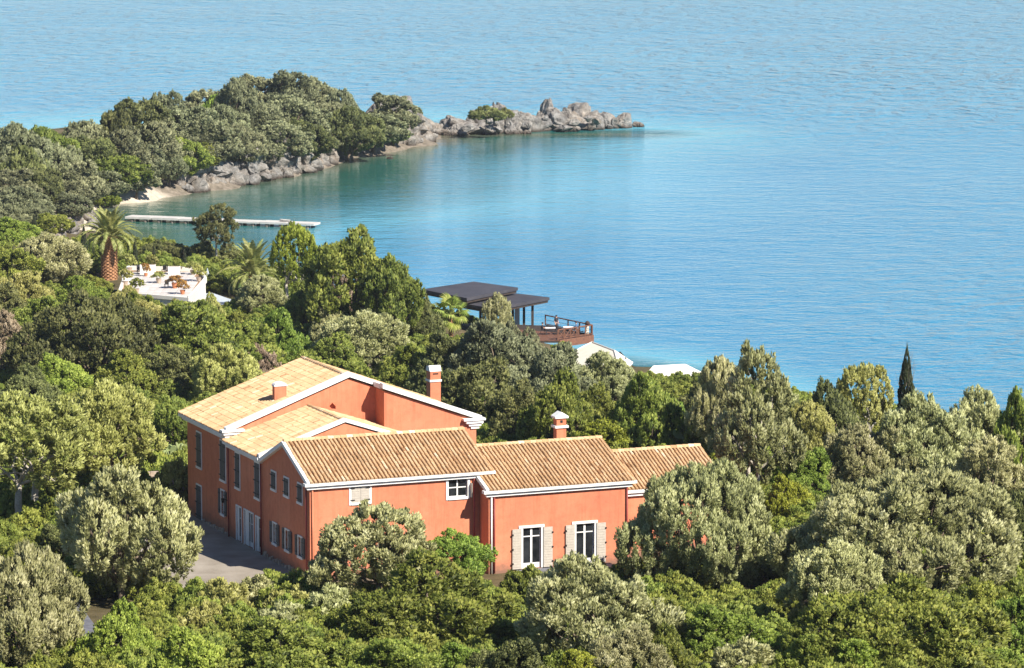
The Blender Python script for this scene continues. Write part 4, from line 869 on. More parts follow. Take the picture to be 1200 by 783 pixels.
# -- palms
def frond_mesh(seed, L=3.4, droop=1.0, w=.55):
    g = random.Random(seed); mb = MB(); n = 26; pts = []
    for i in range(n + 1):
        s = i / n; a = R(62) - R(118) * droop * s ** 1.25
        if i == 0: p = Vector((0, 0, 0))
        else: p = pts[-1] + Vector((math.cos(a), 0, math.sin(a))) * (L / n)
        pts.append(p)
    mb.tube(pts[::3], [.045 * (1 - .8 * i / (len(pts[::3]) - 1)) for i in range(len(pts[::3]))], 4, .75)
    for i in range(4, n + 1):
        s = i / n; p = pts[i]; d = (pts[i] - pts[i - 1]).normalized(); nrm = d.cross(Vector((0, 1, 0))) * -1; l = w * math.sin(math.pi * min(1, .18 + s * .80)) ** .6
        for sg in (-1, 1):
            e = p + d * l * .55 + Vector((0, sg * l * .75, 0)) + nrm * l * g.uniform(.12, .35); k = .055; b = d * k
            mb.poly([p - b, p + b, e.lerp(p, .45) + b * 1.2, e, e.lerp(p, .45) - b * 1.2], g.uniform(.2, .9))
    return mb.mesh('frond', 'palm_leaf')
FR = [frond_mesh(1, 3.5, .55), frond_mesh(2, 3.6, .85), frond_mesh(3, 3.4, 1.15)]
def feather_palm(px, py, H, label, n=46, sc=1.0, trunk_h=None, tr=.62, lo=0):
    x, y, z = stand(px, py, H); root = empty('feather_palm', (x, y, z)); th = trunk_h
    mb = MB(); g = random.Random(4); mb.tube([(0, 0, -.5), (0, 0, .2), (0, 0, th * .6), (0, 0, th)], [tr * 1.05, tr * .95, tr * .95, tr * 1.1], 14)
    for i in range(int(th / .2)):         # old leaf bases
        for j in range(10):
            a = 6.283 * (j + .5 * (i % 2)) / 10; zz_ = .1 + i * .2; q = tr * .97; c0, s0 = math.cos(a), math.sin(a); e = Vector((-s0, c0, 0)) * .15
            b = Vector((c0 * q, s0 * q, zz_)); o_ = Vector((c0 * .13, s0 * .13, .16)); mb.poly([b - e, b + e, b + e * .6 + o_, b - e * .6 + o_], g.random()); mb.poly([b + e * .6 + o_, b - e * .6 + o_, b - e + Vector((0, 0, .2)), b + e + Vector((0, 0, .2))], g.random())
    mb.build('trunk', 'palm_trunk', root)
    for i in range(n):
        s = i / n; a = i * 2.39996; tilt = R(42) - R(95) * s ** 1.2 if lo == 0 else R(10) - R(60) * s
        o = link('frond', FR[0 if s < .35 else (1 if s < .7 else 2)], root, (math.cos(a) * tr * .5, math.sin(a) * tr * .5, th + .15 - .25 * s), (0, -tilt, a), (sc * prng.uniform(.9, 1.1),) * 3)
    tagit(root, label, 'palm'); return root
feather_palm(127, 243, 8.8, 'tall feather palm with a thick orange-brown trunk by the white terrace house', 56, 1.08, 5.2, 1.0)
feather_palm(296, 302, 4.6, 'drooping grey-green feather palm beside the canvas awning', 40, 1.25, 2.4, .45)
def fan_leaf():
    mb = MB(); g = random.Random(8); mb.tube([(0, 0, 0), (.45, 0, .12), (.9, 0, .14)], [.02, .016, .012], 4, .8); n = 17; c = Vector((.9, 0, .14))
    for i in range(n):
        a = R(-105 + 210 * i / (n - 1)); d = Vector((math.cos(a), math.sin(a), 0)); l = .72 * (1 - .12 * abs(a)); s = Vector((-d.y, d.x, 0)) * .055
        dr = Vector((0, 0, -.22 - .1 * g.random())); mb.poly([c, c + d * l * .6 - s + Vector((0, 0, .03)), c + d * l + dr, c + d * l * .6 + s + Vector((0, 0, .03))], g.uniform(.15, .95))
    return mb.mesh('fan_leaf', 'fan_leaf')
FL = fan_leaf()
def fan_palm(px, py, H, sc, label):
    x, y, z = stand(px, py, H); root = empty('fan_palm', (x, y, z)); th = H - 1.3 * sc
    mb = MB(); mb.tube([(0, 0, -.4), (.05, 0, th * .5), (0, .05, th)], [.28, .22, .26], 10); mb.build('trunk', 'palm_trunk', root)
    for i in range(26):
        s = i / 26; o = link('fan_leaf', FL, root, (0, 0, th - .1), (prng.uniform(-.2, .2), -(R(75) - R(125) * s), i * 2.39996), (sc * prng.uniform(.85, 1.1),) * 3)
    tagit(root, label, 'palm')
fan_palm(528, 347, 4.6, 1.55, 'green fan palm with a short trunk in front of the pavilion')
# -- prickly pear
def cactus(px, py, H, label, seed):
    x, y, z = stand(px, py, H); root = empty('prickly_pear', (x, y, z)); g = random.Random(seed)
    mb = MB(); ring = 10
    V_ = [(0, 0, 0)]
    pts = [(math.cos(a) * .2 * (1 + .1 * math.sin(a)), math.sin(a) * .28 + .28) for a in [2 * math.pi * i / ring - math.pi / 2 for i in range(ring)]]
    mb.extr([(p, -.03, q) for p, q in pts], (0, .06, 0)); me_ = mb.mesh('pad', 'cactus', False)
    def grow(p, d, k):
        sc = g.uniform(.85, 1.2) * H / 2.2; q = d.to_track_quat('Z', 'Y'); o = link('pad', me_, root, p, (0, 0, 0), (sc,) * 3); o.rotation_mode = 'QUATERNION'; o.rotation_quaternion = q @ Matrix.Rotation(g.uniform(0, 3.1), 3, 'Z').to_quaternion()
        if k > 0:
            for _ in range(g.choice((1, 2, 2))): grow(p + d * .5 * sc, (d + Vector((g.uniform(-.8, .8), g.uniform(-.6, .6), g.uniform(0, .5)))).normalized(), k - 1)
    for i in range(4): grow(Vector((g.uniform(-.5, .5), g.uniform(-.3, .3), -.1)), Vector((g.uniform(-.3, .3), g.uniform(-.3, .3), 1)).normalized(), 4)
    tagit(root, label, 'cactus')
cactus(814, 492, 3.4, 'pale green prickly pear with stacked flat pads behind the lowest wing', 2)
cactus(206, 524, 2.2, 'small prickly pear by the ruined wall near the villa', 6)

# ------------------------------------------------------------------ shore rocks
def rock_mesh(seed, jag=.32):
    import bmesh
    g = np.random.default_rng(seed); bm = bmesh.new(); bmesh.ops.create_icosphere(bm, subdivisions=4, radius=1.0)
    V = np.array([v.co for v in bm.verts]); bm.verts.ensure_lookup_table()
    s = np.array([1.0, g.uniform(.7, 1), g.uniform(.7, 1.05)]); V = V * s
    for i in range(26):                       # split faces
        n = g.normal(size=3); n /= np.linalg.norm(n); d = g.uniform(.42, .78); e = V @ n - d; V -= np.clip(e, 0, None)[:, None] * n * .97
    for i in range(5):                        # clefts
        n = g.normal(size=3); n[2] *= .35; n /= np.linalg.norm(n); d = g.uniform(-.5, .5); e = np.abs(V @ n - d); V *= (1 - .16 * np.exp(-(e / .05) ** 2))[:, None]
    for f_, a_ in ((3.1, .05), (7.3, .03), (15, .018)): ph = g.uniform(0, 6, 3); V *= (1 + a_ * (np.sin(V[:, 0] * f_ + ph[0]) + np.sin(V[:, 1] * f_ * 1.1 + ph[1]) + np.sin(V[:, 2] * f_ * .9 + ph[2])))[:, None]
    V /= np.percentile(np.linalg.norm(V, axis=1), 90)
    for v, c in zip(bm.verts, V): v.co = c
    me = bpy.data.meshes.new('rock'); bm.to_mesh(me); bm.free(); me.materials.append(MATS['limestone']); return me
ROCKS = [rock_mesh(100 + i) for i in range(9)]
rk = random.Random(12)
def rock(x, y, z, sx, sy, sz, label, group, name='shore_rock'):
    o = link(name, ROCKS[rk.randrange(9)], None, (x, y, z), (rk.uniform(-.25, .25), rk.uniform(-.25, .25), rk.uniform(0, 6.28)), (sx, sy, sz)); tagit(o, label, 'rock', group); return o
SHORE = [(218, 226), (240, 222), (262, 219), (285, 216), (305, 212), (325, 208), (345, 204), (365, 200), (382, 194), (398, 188), (412, 184), (428, 180), (444, 177), (460, 174), (476, 171), (490, 168), (502, 166)]
SEG = ('near the small beach', 'along the middle of the headland shore', 'at the seaward tip of the headland'); TIER = ('low limestone rock at the waterline ', 'pale limestone block above the waterline ', 'pale limestone block below the trees ', 'high limestone crag under the trees ')
nS = 38
for i in range(nS):
    f_ = i / (nS - 1) * (len(SHORE) - 1); j_ = min(int(f_), len(SHORE) - 2); w = f_ - j_
    px, py = SHORE[j_][0] * (1 - w) + SHORE[j_ + 1][0] * w, SHORE[j_][1] * (1 - w) + SHORE[j_ + 1][1] * w
    p = at_z(px, py, 0); nrm_ = np.array([-.72, .69]); sg = 0 if i < 10 else (1 if i < 28 else 2); crag = 1 + .35 * math.sin(i * 1.7) + .2 * math.sin(i * .6 + 1)
    for k_ in range(4):
        if k_ == 3 and i % 2: continue
        q = p[:2] + nrm_ * (k_ * 1.5 - .3 + rk.uniform(-.5, .7)) + np.array([rk.uniform(-.9, .9), rk.uniform(-.4, .4)]); sz_ = rk.uniform(1.3, 2.5) * (.9 + .22 * k_) * (1 if k_ == 0 else crag ** .5)
        rock(q[0], q[1], (.5, 1.9, 3.2, 4.3)[k_] * rk.uniform(.8, 1.15) * (1 if k_ == 0 else min(crag, 1.12)), sz_ * rk.uniform(1.0, 1.5), sz_ * rk.uniform(.8, 1.1), sz_ * rk.uniform(.75, 1.15), TIER[k_] + SEG[sg], TIER[k_].strip() + 's ' + SEG[sg])
# bare islet: (px of the centre, base py, half width px, height px)
ISL = [(512, 160, 7, 12), (530, 160, 15, 24), (546, 161, 14, 19), (556, 159, 11, 30), (571, 160, 12, 26), (584, 159, 12, 32), (596, 159, 13, 24), (609, 158, 12, 26), (620, 158, 11, 27), (632, 157, 10, 20), (640, 155, 9, 33), (647, 154, 8, 37), (656, 157, 13, 28), (668, 156, 12, 26), (681, 154, 15, 34), (694, 155, 13, 26), (706, 154, 12, 20), (715, 153, 9, 14), (536, 161, 9, 12), (604, 159, 8, 12), (662, 157, 9, 11), (688, 155, 9, 11), (576, 160, 10, 11), (562, 160, 8, 10)]
for px, py, hw, h in ISL:
    p = at_z(px, py - 2, 0); sc = F_PX / p[1]; w = hw / sc * 1.25; hh = h / sc * .95
    what = 'tall pinnacle' if h > 32 else ('low rock at the waterline' if h < 15 else 'broad grey limestone block'); where = 'under the scrub of the bare islet' if px < 600 else ('in the middle of the bare islet' if px < 660 else 'on the outer half of the bare islet')
    rock(p[0], p[1] + w * .9 + (1.8 if h > 15 else 0), hh * .26, w * 1.25, w * 1.3, hh * .80, what + ' ' + where, what + 's ' + where, 'islet_rock')
for i in range(26):
    px = rk.uniform(515, 718); j_ = min(ISL[:18], key=lambda q: abs(q[0] - px)); p = at_z(px, j_[1] - 1, 0); hz = rk.uniform(0, .62) * j_[3] * p[1] / F_PX; w = rk.uniform(.6, 1.3); where = 'the scrub end of the bare islet' if px < 600 else ('the middle of the bare islet' if px < 660 else 'the outer half of the bare islet')
    rock(p[0], p[1] + rk.uniform(.3, 1.6), hz, w * 1.2, w, w * rk.uniform(.7, 1.1), 'small broken rock piled on ' + where, 'small rocks on ' + where, 'islet_rock')
p = at_z(732, 151, 0); rock(p[0], p[1] + 2, 1.0, 2.3, 2.2, 2.6, 'rounded dark rock at the seaward end of the islet', None, 'islet_rock')
p = at_z(748, 149, 0); rock(p[0], p[1] + 1, .1, 2.2, 1.4, .9, 'flat low rock trailing off the very end of the islet', None, 'islet_rock')
p = at_z(457, 186, 0); rock(p[0], p[1], -.1, .9, .7, .5, 'tiny dark rock awash off the headland shore', None, 'shore_rock')
lab = 'brown boulder on the bank between the tall palm and the stone hut'; grp = 'boulders by the beach path'
for px, py, s in ((55, 262, 1.3), (68, 268, 1.5), (84, 262, 1.3), (90, 252, 1.4), (78, 256, 1.1), (100, 246, 1.4), (52, 246, 1.1), (108, 256, 1.2), (96, 240, 1.0)):
    x, y, z = stand(px, py, s); rock(x, y, z + s * .3, s * 1.3, s, s, lab, grp, 'boulder')
# scrub on the islet
def scrub(px, py, wpx, hpx, label):
    p = at_z(px, py, 3.2); w = wpx * p[1] / F_PX; h = hpx * p[1] / F_PX; cm, tm, W0_, H0_ = PROTO['shrubB']
    r_ = empty('islet_shrub', (p[0], p[1] + 2.5, 3.4)); o = link('crown', cm, r_, sc=(w / W0_, w * .6 / W0_, h / H0_)); o.material_slots[0].link = 'OBJECT'; o.material_slots[0].material = MATS['dark_green']; link('trunk', tm, r_, sc=(w / W0_, w * .6 / W0_, h / H0_)); tagit(r_, label, 'shrub')
scrub(570, 144, 44, 17, 'low dark green scrub capping the bare islet')
scrub(592, 141, 20, 12, 'small green scrub tuft beside the larger scrub on the islet')

# ------------------------------------------------------------------ pier
A = at_z(146, 254, .7); B = at_z(368, 262.5, .7); A, B = Vector(A), Vector(B); d = (B - A).normalized(); n_ = Vector((-d.y, d.x, 0)); L_ = (B - A).length
pier = empty('pier', tuple(A)); tagit(pier, 'long low concrete pier reaching into the green bay', 'pier')
NS = 7; seg = L_ / NS; rr = random.Random(6)
for i in range(NS):
    a = d * (i * seg + .05); b = d * ((i + 1) * seg - .05); h = .0 + rr.uniform(-.04, .04); m = MB()
    m.hexa([a + Vector((0, 0, -.28)), b + Vector((0, 0, -.28)), b + n_ * 2.6 + Vector((0, 0, -.28)), a + n_ * 2.6 + Vector((0, 0, -.28)), a + Vector((0, 0, h)), b + Vector((0, 0, h)), b + n_ * 2.6 + Vector((0, 0, h)), a + n_ * 2.6 + Vector((0, 0, h))]); m.build('deck_slab', 'concrete', pier)
for i in range(NS * 2):
    p = d * ((i + .5) * seg / 2)
    for w in (.35, 2.2): MB().tube([p + n_ * w + Vector((0, 0, -2.2)), p + n_ * w + Vector((0, 0, -.25))], .28, 8).build('pile', 'stone_dark', pier)
bo = at_z(331, 254, 1.0)
def rowboat(x, y, z, rz):
    r_ = empty('dinghy', (x, y, z), rz); m = MB(); n = 9; ring = []
    for i in range(n):
        s = i / (n - 1); w = .55 * math.sin(math.pi * (.22 + .78 * s)) ** .7 + .02; z1 = .42 + .12 * s * s; xx = -1.3 + 2.6 * (1 - s)
        ring.append([(xx, -w, z1), (xx, -w * .6, .05), (xx, 0, 0), (xx, w * .6, .05), (xx, w, z1)])
    for i in range(n - 1):
        for j in range(4): m.poly([ring[i][j], ring[i][j + 1], ring[i + 1][j + 1], ring[i + 1][j]])
    m.build('hull', 'concrete', r_); m = MB()
    for xx in (-.5, .3): m.box(xx, xx + .2, -.42, .42, .3, .34)
    m.build('thwart', 'dark_wood', r_); r_.scale = (.62, .62, .62); tagit(r_, 'small grey dinghy lying on the pier', 'boat')
pp = A + d * (L_ * .83) + n_ * 1.3; rowboat(pp.x, pp.y, .75, math.atan2(d.y, d.x))

# ------------------------------------------------------------------ sea pavilion and its deck
pav = empty('pavilion', tuple(at_z(578, 388, 4.6))); tagit(pav, 'open sea pavilion with two flat dark roofs on slim posts', 'pavilion'); PO = Vector(pav.location)
def quad_roof(pts, z, th, name):
    P_ = [Vector(at_z(px, py, z)) - PO for px, py in pts]; m = MB(); m.extr(P_, (0, 0, -th)); o = m.build(name, 'dark_roof', pav)
    m = MB()
    c = sum(P_, Vector()) / 4
    ins = [p.lerp(c, .03) - Vector((0, 0, th + .012)) for p in P_]; m.extr(ins, (0, 0, -.25)); m.build('roof_beam', 'dark_wood', o)
quad_roof([(494, 339), (547, 349.5), (607, 337), (555, 330)], 8.35, .32, 'roof')
quad_roof([(522, 352), (577, 361.5), (644, 348.5), (586, 341.5)], 7.55, .32, 'roof')
for px, py in ((624, 381), (614, 378), (601, 377), (574, 390), (563, 382), (588, 384), (495, 380), (488, 377), (540, 384)):
    p = Vector(at_z(px, py, 4.6)) - PO; t_ = 7.2 if px > 520 else 8.0
    MB().box(p.x - .14, p.x + .14, p.y - .14, p.y + .14, -.5, t_ - 4.6).build('post', 'dark_wood', pav)
p = Vector(at_z(606, 378, 4.6)) - PO; MB().box(p.x - .28, p.x + .28, p.y - .1, p.y + .1, -.5, 2.6).build('screen_panel', 'white_wall', pav)
deck = empty('deck', tuple(at_z(694, 394, 4.6))); DO = Vector(deck.location); tagit(deck, 'red-brown timber deck with railing projecting over the sea', 'deck')
DP = [Vector(at_z(px, py, 4.6)) - DO for px, py in ((480, 398), (655, 399), (695, 393), (640, 381), (480, 376))]
nb = 26
o = MB().extr([p + Vector((0, 0, -.06)) for p in DP], (0, 0, -.2)).build('deck_frame', 'dark_wood', deck)
# deck boards laid along the front edge
for i in range(nb):
    a, b = i / nb, (i + 1) / nb - .004
    l0, l1 = DP[1].lerp(DP[2], a), DP[1].lerp(DP[2], b); k0, k1 = (DP[0].lerp(DP[4], a)), (DP[0].lerp(DP[4], b))
    MB().extr([k0, l0, l1, k1], (0, 0, -.05)).build('board', 'red_wood', deck)
m = MB(); f0, f1 = DP[1], DP[2]; dd = (f1 - f0).normalized(); nn = Vector((dd.y, -dd.x, 0))
m.hexa([f0 + nn * .02 + Vector((0, 0, -.75)), f1 + nn * .02 + Vector((0, 0, -.75)), f1 + nn * .12 + Vector((0, 0, -.75)), f0 + nn * .12 + Vector((0, 0, -.75)), f0 + nn * .02 + Vector((0, 0, .04)), f1 + nn * .02 + Vector((0, 0, .04)), f1 + nn * .12 + Vector((0, 0, .04)), f0 + nn * .12 + Vector((0, 0, .04))]); m.build('fascia', 'red_wood', deck)
e0, e1 = DP[2], DP[3]; de = (e1 - e0).normalized(); ne = Vector((de.y, -de.x, 0))
m = MB(); m.extr([e0 + Vector((0, 0, -.75)), e1 + Vector((0, 0, -.75)), e1 + ne * .1 + Vector((0, 0, -.75)), e0 + ne * .1 + Vector((0, 0, -.75))], (0, 0, .78)); m.build('fascia', 'red_wood', deck)
# railing with crossed braces
def railing(a, b, n, cross):
    for i in range(n + 1):
        p = a.lerp(b, i / n); MB().box(p.x - .07, p.x + .07, p.y - .07, p.y + .07, 0.0, 1.12).build('rail_post', 'red_wood', deck)
    m = MB(); u_ = Vector((0, 0, 1)); m.tube([a + u_ * 1.1, b + u_ * 1.1], .075, 6); m.tube([a + u_ * .15, b + u_ * .15], .05, 6); m.build('rail', 'red_wood', deck)
    if cross:
        for i in range(n):
            p, q = a.lerp(b, i / n), a.lerp(b, (i + 1) / n); MB().tube([p + u_ * .15, q + u_ * 1.05], .04, 5).tube([q + u_ * .15, p + u_ * 1.05], .04, 5).build('brace', 'red_wood', deck)
    else: MB().tube([a + u_ * .6, b + u_ * .6], .02, 5).build('cable', 'iron', deck)
fa, fb = DP[1] - nn * .12, DP[2] - nn * .12
railing(fa, fa.lerp(fb, .55), 3, True); railing(fa.lerp(fb, .6), fb, 2, False); railing(fb - de * -.2, DP[3] - ne * .1, 4, False)
ln = empty('deck_lantern', tuple(DO + fb + Vector((-.5, 1.0, 0)))); MB().box(-.16, .16, -.16, .16, 0, .9).build('stand', 'cream_wall', ln); MB().tube([(0, 0, .9), (0, 0, 1.0), (0, 0, 1.25), (0, 0, 1.42)], [.2, .26, .26, .06], 10).build('lamp_head', 'dark_wood', ln); tagit(ln, 'cream lantern stand with dark head at the corner of the deck', 'lantern')
# tables, chairs and guests
def dtable(x, y, z, label):
    r_ = empty('dining_table', (x, y, z)); MB().box(-.55, .55, -.4, .4, .70, .75).build('table_top', 'cloth_white', r_)
    for a in (-.48, .48):
        for b in (-.33, .33): MB().box(a - .03, a + .03, b - .03, b + .03, 0, .70).build('leg', 'dark_wood', r_)
    tagit(r_, label, 'table', 'tables on the deck')
def dchair(x, y, z, rz, label, group='chairs on the deck', mat='dark_wood', name='dining_chair'):
    r_ = empty(name, (x, y, z), rz); MB().box(-.22, .22, -.22, .22, .42, .47).build('seat', mat, r_); MB().box(-.22, .22, .19, .23, .48, .95).build('backrest', mat, r_)
    for a in (-.19, .19):
        for b in (-.19, .19): MB().box(a - .022, a + .022, b - .022, b + .022, 0, .42).build('leg', mat, r_)
    tagit(r_, label, 'chair', group)
def person(x, y, z, rz, shirt, label, standing=False):
    """one continuous body grown over a skeleton, seated or standing"""
    if standing: J = {'pel': (0, 0, .95), 'sp': (0, 0, 1.15), 'ch': (0, .02, 1.38), 'nk': (0, .01, 1.52), 'hd': (0, -.02, 1.62), 'top': (0, -.02, 1.74), 'k': (.11, -.03, .52), 'a': (.11, 0, .09), 't': (.12, -.15, .04), 'sh': (.19, .02, 1.42), 'el': (.26, .05, 1.14), 'wr': (.25, -.08, .92)}
    else: J = {'pel': (0, 0, .55), 'sp': (0, .04, .75), 'ch': (0, .02, .98), 'nk': (0, 0, 1.12), 'hd': (0, -.03, 1.22), 'top': (0, -.03, 1.34), 'k': (.12, -.42, .53), 'a': (.12, -.40, .09), 't': (.13, -.55, .04), 'sh': (.19, .02, 1.02), 'el': (.26, -.05, .76), 'wr': (.18, -.30, .76)}
    V_ = []; E_ = []; R2 = []
    def add(p, r): V_.append(p); R2.append(r); return len(V_) - 1
    pe = add(J['pel'], .15); s1 = add(J['sp'], .135); c1 = add(J['ch'], .15); n1 = add(J['nk'], .055); h1 = add(J['hd'], .095); t1 = add(J['top'], .085); E_ += [(pe, s1), (s1, c1), (c1, n1), (n1, h1), (h1, t1)]
    for s in (-1, 1):
        mx = lambda q: (q[0] * s, q[1], q[2])
        hp = add((.1 * s, J['pel'][1], J['pel'][2] - .02), .1); kn = add(mx(J['k']), .068); an = add(mx(J['a']), .045); to = add(mx(J['t']), .04); E_ += [(pe, hp), (hp, kn), (kn, an), (an, to)]
        sh = add(mx(J['sh']), .07); el = add(mx(J['el']), .045); wr = add(mx(J['wr']), .032); w = Vector(mx(J['wr'])); fd = (w - Vector(mx(J['el']))).normalized(); pa = add(tuple(w + fd * .07), .035); E_ += [(c1, sh), (sh, el), (el, wr), (wr, pa)]
        side = Vector((1, 0, 0))
        for f in range(4):
            k1 = add(tuple(w + fd * .11 + side * (f - 1.5) * .02), .010); k2_ = add(tuple(w + fd * (.16 + .01 * (f in (1, 2))) + side * (f - 1.5) * .022 - Vector((0, 0, .02))), .008); E_ += [(pa, k1), (k1, k2_)]
        th_ = add(tuple(w + fd * .07 - side * s * .05), .010); E_ += [(pa, th_)]
    me_ = bpy.data.meshes.new('person'); me_.from_pydata(V_, E_, []); o = bpy.data.objects.new('person', me_); COL.objects.link(o)
    sk = o.modifiers.new('skin', 'SKIN'); sk.use_smooth_shade = True
    for i, q in enumerate(me_.skin_vertices[0].data): q.radius = (R2[i], R2[i]); q.use_root = (i == 0)
    o.modifiers.new('sub', 'SUBSURF').levels = 1
    dg = bpy.context.evaluated_depsgraph_get(); m2 = bpy.data.meshes.new_from_object(o.evaluated_get(dg)); o.modifiers.clear(); o.data = m2
    for nm_ in ('skin', shirt, 'cloth_dark'): m2.materials.append(MATS[nm_])
    zp, zc = J['pel'][2], J['nk'][2]
    for q in m2.polygons:
        c = q.center; arm = abs(c.x) > .2 and (c - Vector(J['wr'])).length < .26 or (Vector((abs(c.x), c.y, c.z)) - Vector(J['wr'])).length < .2
        q.material_index = 0 if (c.z > zc - .02 or arm) else (2 if (c.z < zp + .06) else 1)
    h_ = Vector(J['hd']); hm = MB(); n = 8
    for i in range(4):
        for j in range(n):
            def sp(i_, j_): a = R(90 - 26 * i_); b_ = 6.283 * j_ / n; return h_ + Vector((math.cos(a) * math.cos(b_) * .115, math.cos(a) * math.sin(b_) * .125 + .03, .045 + math.sin(a) * .115))
            hm.poly([sp(i, j), sp(i, j + 1), sp(i + 1, j + 1), sp(i + 1, j)])
    hm.build('hair', 'cloth_dark', o); o.location = (x, y, z); o.rotation_euler = (0, 0, rz); tagit(o, label, 'person')
def dk(px, py): p = at_z(px, py, 4.62); return p[0], p[1], 4.61
tx, ty, tz_ = dk(645, 392); dtable(tx, ty, tz_, 'white-topped dining table on the timber deck')
dchair(tx - .85, ty, tz_, R(90), 'dark dining chair at a deck table'); dchair(tx + .85, ty, tz_, R(-90), 'dark dining chair at a deck table'); person(tx - .85, ty, tz_ - .04, R(90), 'cloth_dark', 'person in dark clothes seated at the deck table beside the pavilion')
tx, ty, tz_ = dk(666, 391); dtable(tx, ty, tz_, 'white-topped dining table on the timber deck')
dchair(tx - .85, ty, tz_, R(90), 'dark dining chair at a deck table'); dchair(tx + .85, ty, tz_, R(-90), 'dark dining chair at a deck table'); person(tx + .85, ty, tz_ - .04, R(-90), 'cloth_blue', 'person in a blue top seated at the table behind the crossed railing')
px_, py_, pz_ = dk(652, 388); person(px_, py_, pz_ - .02, R(40), 'cloth_dark', 'person in dark clothes standing between the two deck tables', True)

# ------------------------------------------------------------------ cream and white roofs at the water's edge
def hip_house(corners, ze, zr_, ridge, label, mat, base, name):
    P_ = [Vector(at_z(px, py, ze)) for px, py in corners]; O_ = sum(P_, Vector()) / 4; O_.z = base; r_ = empty(name, tuple(O_)); q = [p - O_ for p in P_]; rg = [Vector(at_z(px, py, zr_)) - O_ for px, py in ridge]
    m = MB(); c = sum(q, Vector()) / 4; ins = [p.lerp(c, .07) for p in q]
    m.extr([Vector((p.x, p.y, -1.5)) for p in ins], (0, 0, ze - base + 1.5 - .01)); m.build('wall', mat, r_)
    m = MB(); m.poly([q[0], q[1], rg[1], rg[0]]); m.poly([q[1], q[2], rg[1]]); m.poly([q[2], q[3], rg[0], rg[1]]); m.poly([q[3], q[0], rg[0]]); m.poly(q[::-1]); ro_ = m.build('roof', mat, r_)
    m = MB()
    for i in range(4): m.tube([q[i], q[(i + 1) % 4]], .1, 6)
    for a, b in ((q[0], rg[0]), (q[1], rg[1]), (q[2], rg[1]), (q[3], rg[0]), (rg[0], rg[1])): m.tube([a, b], .09, 6)
    m.build('roof_edge', 'white_wall', ro_); tagit(r_, label, 'building'); return r_, O_
h1, HO = hip_house([(655, 421), (728, 441), (741, 425), (690, 404)], 2.6, 4.2, [(694, 401), (720, 411)], 'cream hip roofed building below the timber deck', 'cream_wall', 1.0, 'beach_house')
for px, py in ((697, 405), (726, 414)):
    p = Vector(at_z(px, py, 3.6)) - HO; MB().hexa([p + Vector(v_) for v_ in ((-.1, -.1, 0), (.5, -1.3, -.55), (.7, -1.2, -.55), (.1, 0, 0), (-.1, -.1, .18), (.5, -1.3, -.37), (.7, -1.2, -.37), (.1, 0, .18))]).build('skylight', 'iron', h1)
hip_house([(745, 452), (816, 446), (822, 437), (762, 434)], 2.4, 3.6, [(766, 429.5), (803, 427.5)], 'low white roofed building in front of the sea', 'white_wall', 1.0, 'boat_house')

# ------------------------------------------------------------------ white terrace house in the shore garden
ZT = 7.5
TC = [Vector(at_z(px, py, ZT)) for px, py in ((140, 345), (222, 352), (241, 330), (236, 318), (150, 316))]
TO = sum(TC, Vector()) / 5; TO.z = 4.0; th = empty('terrace_house', tuple(TO)); tagit(th, 'white house with a paved roof terrace in the shore garden', 'house')
tq = [p - TO for p in TC]
MB().extr([Vector((p.x, p.y, -1.0)) for p in tq], (0, 0, ZT - 4 + 1.0 - .08)).build('wall', 'white_wall', th)
c = sum(tq, Vector()) / 5
fl = MB().extr([Vector((p.x, p.y, ZT - 4 - .07)).lerp(Vector((c.x, c.y, ZT - 4 - .07)), .02) for p in tq], (0, 0, .03)).build('terrace_floor', 'roof_bed', th)
nxs, nys = 12, 12; x0_, x1_ = min(p.x for p in tq), max(p.x for p in tq); y0_, y1_ = min(p.y for p in tq), max(p.y for p in tq); w_, h_ = (x1_ - x0_) / nxs, (y1_ - y0_) / nys
def inside(pt):
    r_ = False
    for i in range(5):
        a, b = tq[i], tq[(i + 1) % 5]
        if (a.y > pt[1]) != (b.y > pt[1]) and pt[0] < a.x + (pt[1] - a.y) / (b.y - a.y) * (b.x - a.x): r_ = not r_
    return r_
tm_ = []
for i in range(4): tm_.append(MB().box(-w_ / 2 + .02, w_ / 2 - .02, -h_ / 2 + .02, h_ / 2 - .02, 0, .05, .15 + .22 * i).mesh('paving_slab', 'flagstone'))
for i in range(nxs):
    for j in range(nys):
        x, y = x0_ + (i + .5) * w_, y0_ + (j + .5) * h_
        if all(inside((x + a * w_ / 2, y + b * h_ / 2)) for a in (-1, 1) for b in (-1, 1)): link('paving_slab', tm_[prng.randrange(4)], fl, (x, y, ZT - 4 - .038))
m = MB()
for i in (0, 1, 2, 3): slab_along(m, tq[i] + Vector((0, 0, -.1)), tq[i + 1] + Vector((0, 0, -.1)), .28, (.4, .6, .55, .55)[i])
slab_along(m, tq[4] + Vector((0, 0, -.1)), tq[0] + Vector((0, 0, -.1)), .28, .5); m.build('parapet', 'white_wall', th)
def tp(px, py, z=ZT): p = at_z(px, py, z); return p[0], p[1], z + .03
